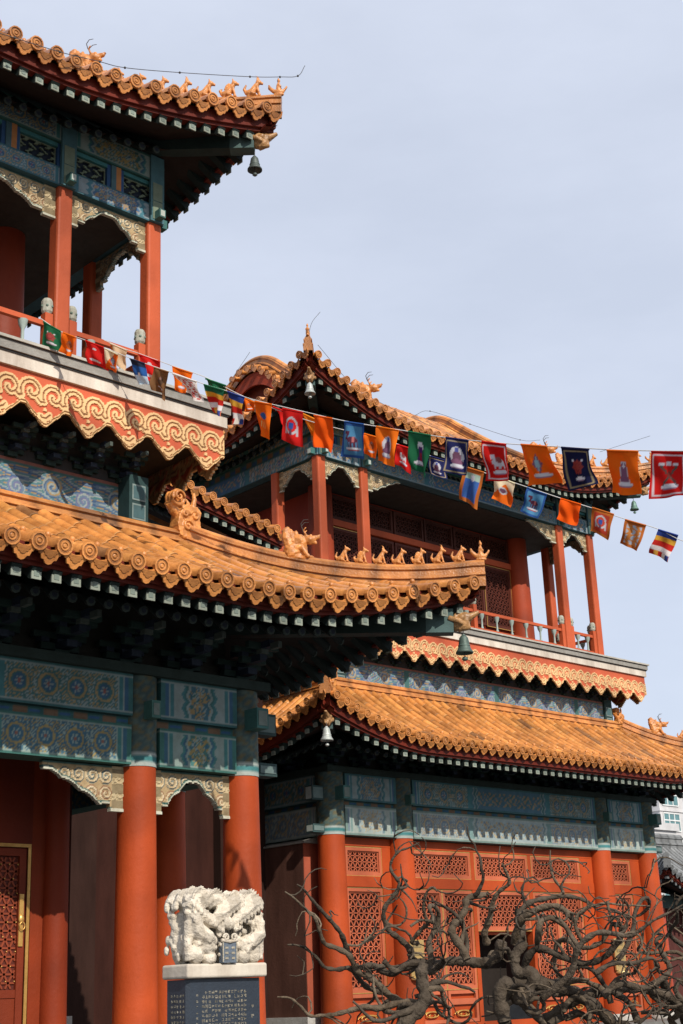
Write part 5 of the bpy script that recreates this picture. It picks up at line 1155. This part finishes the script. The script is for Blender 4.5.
for fi,(P,colr,mo,lab) in enumerate(FLAGS):
    P=[np.array(p) for p in P];nu,nv=26,32;rs=np.random.default_rng(fi+20)
    u,v=np.meshgrid(np.linspace(0,1,nu+1),np.linspace(0,1,nv+1));u=u.ravel();v=v.ravel()
    X=((1-u)*(1-v))[:,None]*P[0]+(u*(1-v))[:,None]*P[1]+(u*v)[:,None]*P[2]+((1-u)*v)[:,None]*P[3]
    nn=np.cross(P[1]-P[0],P[3]-P[0]);nn/=np.linalg.norm(nn);ph=rs.random(4)*6
    amp=.022+.02*rs.random()
    wv=amp*v**.6*(np.sin(u*5+ph[0]+v*1.5)+.5*np.sin(u*9-v*4+ph[1]))+.012*np.sin(v*7+ph[2])*v
    X=X+nn*wv[:,None]
    up=(P[0]-P[3])/np.linalg.norm(P[0]-P[3]);X=X-up*(.012*v*np.sin(u*3.1+ph[3]))[:,None]
    side=(P[1]-P[0])/np.linalg.norm(P[1]-P[0]);X=X+side*(.010*np.sin(v*6+ph[1])*v)[:,None]
    C_=flagcol(colr,mo,u,v);idx=np.arange((nu+1)*(nv+1)).reshape(nv+1,nu+1)
    q=np.stack([idx[:-1,:-1],idx[:-1,1:],idx[1:,1:],idx[1:,:-1]],-1).reshape(-1,4)
    mb=MB();mb.add(X,q,C_,0,True);ring=np.concatenate([idx[0,:],idx[1:,-1],idx[-1,-2::-1],idx[-2:0:-1,0]]);n=len(X)
    mb.add(X-nn*.003,q[:,::-1],C_,0,True)
    o=mb.build('prayer_flag',M['cloth']);tag(o,lab,'prayer flag','prayer flags on the two strings')
    # seam over the string
    mb=MB();mb.tube([P[0]+up*.004,P[1]+up*.004],.009,6,np.clip(np.array(C_[5])*1.0,0,.8));s=mb.build('hem',M['cloth'],o)

# ------------------------------------------------------------------ thin wires over the ridges
labs=['thin lightning wire on small holders above the upper left roof ridge','short wire rising from the tip of the pointed roof corner','thin wire following the small curved gable at left','thin wire above the eave tiles right of the pointed corner','thin wire above the curved gable in the middle','short slanting wire at the right upper roof corner']
for P,lb in zip(WIRES,labs):
    mb=MB();mb.tube(catmull(P,5),.0045,5,(.06,.06,.065));o=mb.build('lightning_wire',M['wire']);tag(o,lb,'wire')
    mb=MB()
    for p in P[1:-1:1]: mb.ball(p,.015,7,5,(.04,.04,.04))
    if len(P)>3: mb.build('wire_holder',M['wire'],o)

# ------------------------------------------------------------------ covered corridor roof between the pavilions
class SRoof(Roof):
    def P(s,x,y,e,dz=0.):
        return np.array((x,y,s.z0+s.h(e)+dz-.215*(x-14.0)))
cor=SRoof(11.6,16.25,18.6,21.4,10.12,lambda e:.42*e,1.4,U=0,beta=0,pitch=.245,raf=.2)
cor.emax=lambda sd,q:1.4
cr=empty('covered_corridor',(14,18.6,0));tag(cr,'small sloping tiled corridor roof behind the near roof ridge, reaching the far pavilion','corridor')
T=cor.tiles('front').build('corridor_roof',M['tile'],cr)
cor.sheet('back').build('roof_slope',M['tile'],T)
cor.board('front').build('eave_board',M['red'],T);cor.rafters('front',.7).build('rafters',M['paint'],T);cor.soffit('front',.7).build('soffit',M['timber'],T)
ridge_path([(x,20.,cor.P(x,20.,1.4)[2]-.05) for x in np.arange(11.6,16.3,.12)],.2,.26).build('corridor_ridge',M['ridge'],T)
mb=MB();
mb.prism([(11.8,7.9),(16.2,7.9),(16.2,9.1),(11.8,10.05)],(0,19.3,0),(1,0,0),(0,0,1),(0,1,0),1.6,(.025,.03,.03));mb.build('corridor_wall',M['timber'],cr)
mb=MB()
for x in (12.0,13.4,14.8,16.1): mb.box(x-.08,x+.08,19.14,19.29,7.9,10.5-.215*(x-12)-.65,(.20,.04,.02))
mb.box(11.7,16.2,18.95,21,7.6,7.9,(.08,.07,.06));mb.build('corridor_frame',M['red'],cr)
mb=MB()
for x in (12.3,15.8):
    mb.box(x-.5,x+.5,19.4,20.6,.0,7.6,(.03,.012,.008))
mb.box(9.9,15.3,19.6,19.9,0,7.6,(.035,.010,.006));mb.build('corridor_pier_dark_fill',M['plaster'],cr)  # dark wall added across the gap to black out the view behind

# ------------------------------------------------------------------ stone stele with carved crown
def stele():
    t=empty('stele',(5.56,7.12,0));tag(t,'dark inscribed stone stele with a white carved dragon crown, standing before the columns','stele')
    x0,x1,y0,y1=5.285,5.85,7.03,7.23
    mb=MB();poly=[(x0,y0+.02),(x0+.02,y0),(x1-.02,y0),(x1,y0+.02),(x1,y1),(x0,y1)];n=6
    mb.add([(p,q,.35) for p,q in poly]+[(p,q,1.722) for p,q in poly],[tuple(range(n))[::-1],tuple(range(n,2*n))]+[(i,(i+1)%n,n+(i+1)%n,n+i) for i in range(n)],(.022,.031,.045));b=mb.build('stele_body',M['slate'],t)
    mb=MB();rs=np.random.default_rng(4)
    def glyph(cx,cz,s,pl):
        k=rs.integers(3,6)
        for _ in range(k):
            hv=rs.random()<.5;o=rs.uniform(-.4,.4)*s;l=rs.uniform(.5,.95)*s;m=rs.uniform(-.1,.1)*s
            a,b_=(m-l/2,m+l/2);t_=s*.055
            (u0,u1,v0,v1)=(a,b_,o-t_,o+t_) if hv else (o-t_,o+t_,a,b_)
            c_=np.array((.36,.33,.26))*rs.uniform(.6,1.1)
            if pl=='f': mb.box(cx+u0,cx+u1,y0-.0016,y0-.0004,cz+v0,cz+v1,c_)
            else: mb.box(x0-.0016,x0-.0004,cx+u0,cx+u1,cz+v0,cz+v1,c_)
    for i in range(14):
        for j in range(34):
            if rs.random()<.93: glyph(5.40+.0245*i,1.645-.026*j,.0205,'f')
    for j in range(16): glyph(5.355,1.63-.032*j,.016,'f')
    for j in range(5): glyph(5.775,1.56-.06*j,.026,'f')
    for i in range(5):
        for j in range(30): glyph(7.07+.028*i,1.63-.0295*j,.018,'s')
    mb.build('inscription',M['marble'],b)
    mb=MB();mb.box(5.18,5.93,6.9,7.36,0.0,.35,(.5,.49,.46));mb.build('plinth',M['stone'],t)
    # slab under the crown
    X0,X1,Y0,Y1=5.258,5.868,6.99,7.25
    P=[('t',[(x,y,1.765) for x in (X0+.035,X1-.035)],[.035,.035]) for y in (Y0+.035,Y1-.035)]
    mb=MB();mb.box(X0,X1,Y0,Y1,1.726,1.808,(.58,.52,.43));o=mb.build('crown_slab',M['plaster'],t)
    bv=o.modifiers.new('b','BEVEL');bv.width=.014;bv.segments=3
    W=(.56,.50,.41)
    cx=(X0+X1)/2;P=[];r_=random.Random(5)
    # core
    for i in range(9):
        P.append(('b',(X0+.05+i*(X1-X0-.10)/8,7.15,1.95),(.055,.085,.17)))
    P.append(('b',(cx,7.16,2.0),(.26,.08,.15)))
    # four coiling bodies over the top
    for k,(a,b_,h) in enumerate(((-.29,-.16,2.18),(-.17,-.02,2.17),(.0,.12,2.16),(.12,.28,2.17))):
        for yy in (7.04,7.13,7.22):
            pts=[(cx+a+(b_-a)*q/8+.01*r_.random(),yy,h-.035+.05*sin(pi*q/8)) for q in range(9)]
            P.append(('t',pts,[.045,.052,.056,.058,.058,.058,.056,.052,.045]))
    # bodies crossing in front
    f=7.03
    P+= [('t',[(cx-.30,f,2.17),(cx-.22,f-.015,2.10),(cx-.13,f-.025,2.05),(cx-.04,f-.03,2.02)],[.05,.045,.04,.022]),
         ('t',[(cx+.29,f,2.16),(cx+.20,f-.02,2.14),(cx+.10,f-.03,2.08),(cx+.03,f-.03,2.03)],[.055,.05,.045,.02]),
         ('t',[(cx+.12,f,2.18),(cx+.03,f-.03,2.15),(cx-.05,f-.03,2.10),(cx-.12,f-.03,2.06)],[.055,.05,.04,.02]),
         ('t',[(cx-.27,f,2.10),(cx-.24,f-.02,2.0),(cx-.16,f-.03,1.95),(cx-.1,f-.02,1.93)],[.05,.055,.05,.03]),
         ('t',[(cx+.27,f,2.08),(cx+.27,f-.02,1.97),(cx+.2,f-.03,1.93),(cx+.12,f-.02,1.92)],[.05,.055,.05,.03]),
         ('b',(cx-.005,f-.045,2.035),(.045,.04,.04)),
         ('t',[(cx-.04,f-.04,1.985),(cx-.08,f-.05,2.0),(cx-.10,f-.03,2.03)],[.015,.012,.008]),('t',[(cx+.04,f-.04,1.995),(cx+.09,f-.05,2.01),(cx+.13,f-.03,2.02)],[.015,.012,.008])]
    for sg in (-1,1):
        P+=[('b',(cx+sg*.16,f-.01,1.90),(.06,.05,.045)),('b',(cx+sg*.24,f,1.86),(.06,.05,.06)),('b',(cx+sg*.14,f-.01,1.84),(.055,.05,.045)),
            ('t',[(cx+sg*.28,f,1.83),(cx+sg*.30,f,1.92),(cx+sg*.29,f,2.05)],[.04,.03,.035])]
        for q in range(14):
            P.append(('b',(cx+sg*(.10+.2*r_.random()),f-.03+.03*r_.random(),1.83+.28*r_.random()),(.022+.015*r_.random(),.022,.02)))
        for q in range(24):
            z=1.84+.31*r_.random();P.append(('b',(cx+sg*(.30+.01*r_.random()),7.02+.22*r_.random(),z),(.018,.022,.022+.012*r_.random())))
    # serrated crests along each coil, and scaly rows on the crossing bodies
    for k,(a,b_,h) in enumerate(((-.29,-.16,2.18),(-.17,-.02,2.17),(.0,.12,2.16),(.12,.28,2.17))):
        for q in range(9):
            t_=q/8;x=cx+a+(b_-a)*t_;z=h-.035+.05*sin(pi*t_)+.050
            P.append(('t',[(x,7.0,z-.012),(x+.004,6.985,z+.012)],[.011,.004]));P.append(('t',[(x,7.07,z-.006),(x,7.07,z+.018)],[.012,.004]))
    for (p0,p1) in (((cx-.29,2.14),(cx-.05,1.99)),((cx+.28,2.13),(cx+.04,2.01)),((cx+.12,2.15),(cx-.10,2.04)),((cx-.29,2.06),(cx-.13,1.90)),((cx+.29,2.04),(cx+.15,1.88))):
        for q in range(9):
            t_=q/8;x=p0[0]+(p1[0]-p0[0])*t_;z=p0[1]+(p1[1]-p0[1])*t_
            P.append(('t',[(x,6.985,z+.045*(1-t_*.4)),(x-.006,6.975,z+.062*(1-t_*.4))],[.009,.004]))
            P.append(('b',(x,6.975,z),(.011,.010,.018)))
    for q in range(36):
        P.append(('b',(cx+r_.uniform(-.27,.27),f-.035+.03*r_.random(),r_.uniform(1.83,2.17)),(.012+.010*r_.random(),.016,.012+.01*r_.random())))
    o=blob_mesh('dragon_crown',P,M['marble'],None,.0058,W,disp=.0015)
    co_=np.empty(len(o.data.vertices)*3);o.data.vertices.foreach_get('co',co_);co_=co_.reshape(-1,3);co_[:,0]=cx+(co_[:,0]-cx)*.92
    co_+=np.stack([np.sin(co_[:,2]*173+co_[:,0]*91),np.sin(co_[:,0]*157),np.sin(co_[:,0]*143+co_[:,2]*120)],1)*.0008
    o.data.vertices.foreach_set('co',co_.ravel());o.data.update();attach(o,t)
    # small tablet in the crown
    mb=MB();mb.box(cx-.055,cx+.055,f-.055,f-.02,1.81,1.935,(.13,.16,.20))
    for sg in(-1,1):
        mb.tube([(cx+sg*(.03+.022*(1-q*.7)*cos(q*8)),f-.058,1.955+.022*(1-q*.7)*sin(q*8)) for q in np.linspace(0,1,18)],.008,6,W)
        for k in range(3): mb.box(cx+sg*.025-.012,cx+sg*.025+.012,f-.058,f-.055,1.83+.03*k,1.842+.03*k,(.36,.33,.26))
        mb.box(cx+sg*.052-.004,cx+sg*.052+.004,f-.058,f-.055,1.815,1.93,(.4,.37,.3))
    mb.tube([(cx-.06,f-.05,1.94),(cx,f-.056,1.932),(cx+.06,f-.05,1.94)],.012,6,W)
    mb.build('crown_tablet',M['marble'],t)
stele()

# ------------------------------------------------------------------ bare contorted tree
def tree():
    base=np.array((TREEC[0],TREEC[1],0.));t=empty('bare_tree',tuple(base));tag(t,'bare dark tree with twisted, tangled branches in front of the far pavilion','tree')
    rg=np.random.default_rng(11);BK=np.array((.092,.072,.052))
    view=np.array((sin(radians(46)),cos(radians(46)),0));rt=np.array((cos(radians(46)),-sin(radians(46)),0))
    hub=np.array(TREEC)-np.array((0,0,.42));
    def bark(n,r):
        g=rg.uniform(.7,1.25);c=BK*g
        if rg.random()<.35: c=c*np.array((1.7,1.65,1.55))
        return c
    def knob(p,r): # small irregularities
        return r*(1+.15*np.sin(np.arange(len(p))*1.3+rg.random()*6)+.07*rg.standard_normal(len(p)).clip(-1,1))
    def wander(p,d,L,r0,r1,curl,n=None,bend=None):
        st=.045;n=n or max(5,int(L/st));P=[np.array(p)];d=d/np.linalg.norm(d);ax=rg.standard_normal(3);ax/=np.linalg.norm(ax)
        ang=rg.uniform(.9,1.9)*curl
        for i in range(n):
            if rg.random()<.30: ax=rg.standard_normal(3)*.8+view*rg.choice((-1,1));ax/=np.linalg.norm(ax);ang=rg.uniform(.8,2.1)*curl
            d=d+np.cross(ax,d)*ang*.35+rg.standard_normal(3)*.20+np.array((0,0,.03));d/=np.linalg.norm(d)
            P.append(P[-1]+d*st)
        P=np.array(P);r=np.linspace(r0,r1,len(P));return P,knob(P,r)
    def inb(p):  # keep the crown inside the height the tree really has
        return p[2]<2.62
    def grow(mb,P,R,lvl,dens):
        T=np.gradient(P,axis=0)
        for i in range(2,len(P)-1):
            if rg.random()<dens[lvl]:
                d=T[i]/np.linalg.norm(T[i])+rg.standard_normal(3)*.75+np.array((0,0,.35));L=rg.uniform(.18,.62)*(1 if lvl==0 else .5)
                r0=min(R[i]*.62,.022) if lvl else min(R[i]*.6,.024)
                r0=max(r0,.0055)
                Q,RR=wander(P[i],d,L,r0,max(.0028,r0*.3),1.0)
                if Q[:,2].max()>2.66: continue
                mb.tube(Q,RR,6,bark(0,0));
                if lvl<2: grow(mb,Q,RR,lvl+1,dens)
    # trunk
    tr=[base,base+(.05,.0,.4),base+(-.04,.05,.8),base+(.06,.02,1.15),hub+(0,0,-.12)]
    P=catmull(tr,8);mb=MB();mb.tube(P,knob(P,np.linspace(.075,.045,len(P))),12,BK);mb.build('trunk',M['bark'],t)
    for k,(pts,r0,r1) in enumerate(LIMBS):
        P=catmull(pts,6);R=knob(P,np.linspace(r0,r1,len(P)))*.84
        mb=MB();mb.tube(P,R,8,bark(0,0));grow(mb,P,R,0,((.07 if k<8 else .10),.15,.12))
        mb.build('limb',M['bark'],t)
        # stem linking the thick end of the limb back to the trunk
        e=P[-1] if r1>=r0 else P[0];rr=max(r0,r1)
        if np.linalg.norm(e-hub)<3.2 and k in(8,13,16,19):
            mid=(e+hub)/2+rg.standard_normal(3)*.08-np.array((0,0,.06));Q=catmull([e,mid,hub+rg.standard_normal(3)*.04],8)
            mb=MB();mb.tube(Q,knob(Q,np.linspace(rr*.68,max(rr*.8,.035),len(Q))),8,bark(0,0));mb.build('limb',M['bark'],t)
    # thick coiling limbs of the crown
    for k in range(24):
        d=rt*rg.uniform(-1.,1.6)+view*rg.uniform(-.6,.6)+np.array((0,0,rg.uniform(-.05,.9)))
        s=hub+rt*rg.uniform(-.75,1.25)+view*rg.uniform(-.45,.45)+np.array((0,0,rg.uniform(.1,.72)))
        r0=rg.uniform(.011,.025);P,R=wander(s,d,rg.uniform(.6,1.25),r0,r0*.35,.85)
        keep=P[:,2]<2.5
        if keep.sum()<8: continue
        P=P[:keep.argmin()] if not keep.all() else P;R=R[:len(P)]
        if len(P)<6: continue
        mb=MB();mb.tube(P,R,8,bark(0,0));grow(mb,P,R,0,(.14,.15,.12));mb.build('limb',M['bark'],t)
tree()
# pale garden stone peeping in at the very bottom
# ------------------------------------------------------------------ grey-roofed building at the far right
def grey_house():
    x0,x1,y0,y1=42.9,52,29.4,36
    t=empty('grey_tiled_house',(47,31,0));tag(t,'small grey-tiled building with upturned eave at the right edge behind the far pavilion','building')
    hf=lambda e:.30*e+.10*e*e
    R=Roof(x0,x1,y0,y1,4.55,hf,3.2,U=.9,Lu=3.0,beta=.3,Ef=3,pitch=.27,raf=.25)
    global OCH
    sv=OCH;OCH_=(.24,.25,.25)
    globals()['OCH']=OCH_
    tm=mat('grey_roof_tile',base=(1,1,1),rough=.8,noise=.5,nscale=6,bump=.2)
    def grey(mb):
        for i,c in enumerate(mb.c):
            g=c.mean(axis=1,keepdims=True);mb.c[i]=np.repeat(g,3,1)*np.array((.62,.65,.66))
        return mb
    T=grey(R.tiles('front')).build('roof',tm,t);grey(R.tiles('left')).build('roof_slope',tm,T)
    for sd in('right','back'): grey(R.sheet(sd)).build('roof_slope',tm,T)
    for sd in('front','left'): R.board(sd).build('eave_board',M['red'],T);R.soffit(sd).build('soffit',M['timber'],T);grey(R.rafters(sd)).build('rafters',M['timber'],T)
    f=lambda e:R.P(x0+e,y0+e,e,.02)
    grey(ridge_path(dense(3.2,-.02,f,.1),.26,.42,base=(.30,.30,.29))).build('hip_ridge',tm,T)
    grey(ridge_path([(x,y0+3.25,R.z0+hf(3.2)) for x in np.arange(x0+3.1,x1-3,.12)],.3,.55,base=(.3,.3,.29))).build('main_ridge',tm,T)
    mb=MB();mb.tube([f(3.1)+(0,0,.4),f(3.15)+(0,0,.9),f(3.1)+(-.15,0,1.25)],[.2,.16,.06],8,(.34,.34,.33));mb.build('ridge_end',tm,T)
    globals()['OCH']=sv
    mb=MB();mb.box(x0+1.6,x1-1.5,y0+1.6,y1-1.5,0,4.5,(.09,.03,.025));mb.build('wall',M['plaster'],t)
    for x in (x0+1.3,x0+3.2,x0+5.2): round_column(x,y0+1.3,.3,4.1,.17,t,None,col=(.42,.07,.04))
    mb=MB();mb.box(x0+1.1,x1-1.4,y0+1.2,y0+1.45,4.1,4.55,(.06,.10,.10));mb.build('beam',M['paint'],t)
grey_house()
def apartment(x0,x1,y0,y1,h,name_lab,ncol,flh,col):
    t=empty('apartment_block',((x0+x1)/2,y0,0));tag(t,name_lab,'apartment building','distant apartment blocks')
    mb=MB();mb.box(x0,x1,y0,y1,0,h,col);mb.box(x0-.3,x1+.3,y0-.3,y1+.3,h,h+.8,np.array(col)*1.08)
    nf=int(h/flh)
    for k in range(1,nf): mb.box(x0-.12,x1+.12,y0-.12,y0,k*flh-.15,k*flh+.15,np.array(col)*1.1);mb.box(x0-.12,x0,y0,y1,k*flh-.15,k*flh+.15,np.array(col)*1.1)
    mb.build('wall',M['concrete'],t)
    W=(x1-x0)/ncol;cnt=0
    for k in range(max(1,nf-6),nf):
        for i in range(ncol):
            a=x0+W*i+W*.14;b=x0+W*(i+1)-W*.14;z0=k*flh+.55;z1=(k+1)*flh-.35
            mb=MB();mb.box(a,b,y0-.04,y0-.01,z0,z1,(.09,.20,.21));o=mb.build('window',M['glass'],t)
            mb=MB();c_=(.62,.64,.63)
            for q in range(4): xx=a+(b-a)*q/3;mb.box(xx-.07,xx+.07,y0-.09,y0-.04,z0,z1,c_)
            for zz in (z0,z0+(z1-z0)*.6,z1): mb.box(a,b,y0-.1,y0-.035,zz-.07,zz+.07,c_)
            mb.build('window_frame',M['concrete'],o)
    for k in range(max(1,nf-6),nf):
        for i in range(3):
            L=(y1-y0)/3;a=y0+L*i+L*.2;b=y0+L*(i+1)-L*.2;z0=k*flh+.6;z1=(k+1)*flh-.4
            mb=MB();mb.box(x0-.04,x0-.01,a,b,z0,z1,(.10,.20,.21));o=mb.build('window',M['glass'],t)
            mb=MB();
            for q in range(3): yy=a+(b-a)*q/2;mb.box(x0-.09,x0-.04,yy-.06,yy+.06,z0,z1,(.62,.64,.63))
            mb.build('window_frame',M['concrete'],o)
apartment(138.8,165,95,112,27,'tall pale apartment block with teal windows in the distance at the right edge',6,2.9,(.50,.49,.49))
apartment(134.4,138.6,93,108,17.6,'lower bay-windowed apartment block just left of the tall pale one',1,2.9,(.46,.46,.46))

# ------------------------------------------------------------------ ground, camera, light
mb=MB();mb.add([(-600,-600,0),(900,-600,0),(900,900,0),(-600,900,0)],[(0,1,2,3)],(.11,.105,.10))
gm=mat('paving',rough=.9,noise=.5,nscale=.8,bump=.2,bscale=8)
g=mb.build('ground',gm);tag(g,kind='structure')
cam=bpy.data.cameras.new('Camera');co=bpy.data.objects.new('Camera',cam);COL.objects.link(co);scene.camera=co
cam.sensor_fit='VERTICAL';cam.sensor_height=36.;cam.lens=36.*1411./1024.;cam.clip_start=.1;cam.clip_end=3000
import mathutils
yaw,pitch,roll=[radians(v) for v in (43.592,18.8815,-2.3547)]
f=np.array([sin(yaw)*cos(pitch),cos(yaw)*cos(pitch),sin(pitch)]);r_=np.array([cos(yaw),-sin(yaw),0]);u_=np.cross(r_,f)
rr,uu=r_*cos(roll)+u_*sin(roll),-r_*sin(roll)+u_*cos(roll)
mt=mathutils.Matrix(((rr[0],uu[0],-f[0],0),(rr[1],uu[1],-f[1],0),(rr[2],uu[2],-f[2],1.6),(0,0,0,1)))
co.matrix_world=mt
SAZ=14.;SEL=36.     # sun: azimuth measured from -Y towards -X, elevation
ds=np.array((-sin(radians(SAZ))*cos(radians(SEL)),-cos(radians(SAZ))*cos(radians(SEL)),sin(radians(SEL))))
sl=bpy.data.lights.new('Sun','SUN');sl.energy=4.9;sl.angle=radians(.5);sl.color=(1.,.93,.83)
so=bpy.data.objects.new('Sun',sl);COL.objects.link(so);so.rotation_euler=mathutils.Vector(-ds).to_track_quat('-Z','Y').to_euler()
w=bpy.data.worlds.new('World');scene.world=w;w.use_nodes=True;N=w.node_tree.nodes;K=w.node_tree.links
bg=N['Background'];sk=N.new('ShaderNodeTexSky');sk.sky_type='NISHITA';sk.sun_disc=False;sk.sun_elevation=radians(SEL)
# azimuth of the sky's sun, clockwise from +Y
sk.sun_rotation=atan2(ds[0],ds[1]);sk.air_density=1.0;sk.dust_density=1.6;sk.ozone_density=2.2
tc=N.new('ShaderNodeTexCoord');mp=N.new('ShaderNodeMapping');mp.inputs['Scale'].default_value=(1.2,1.2,3.2);K.new(tc.outputs['Generated'],mp.inputs[0])
nz=N.new('ShaderNodeTexNoise');nz.inputs['Scale'].default_value=1.6;nz.inputs['Detail'].default_value=6;nz.inputs['Roughness'].default_value=.55;K.new(mp.outputs[0],nz.inputs[0])
mr=N.new('ShaderNodeMapRange');mr.inputs[1].default_value=.36;mr.inputs[2].default_value=.66;mr.inputs[3].default_value=.66;mr.inputs[4].default_value=.84;K.new(nz.outputs['Fac'],mr.inputs[0])
mx=N.new('ShaderNodeMix');mx.data_type='RGBA';K.new(mr.outputs[0],mx.inputs[0]);K.new(sk.outputs[0],mx.inputs[6]);mx.inputs[7].default_value=(*SKYV,1)
K.new(mx.outputs[2],bg.inputs[0]);bg.inputs['Strength'].default_value=.10
scene.view_settings.view_transform='Standard';scene.view_settings.look='None';scene.view_settings.exposure=0;scene.view_settings.gamma=1
scene.cycles.diffuse_bounces=2
scene.cycles.max_bounces=8
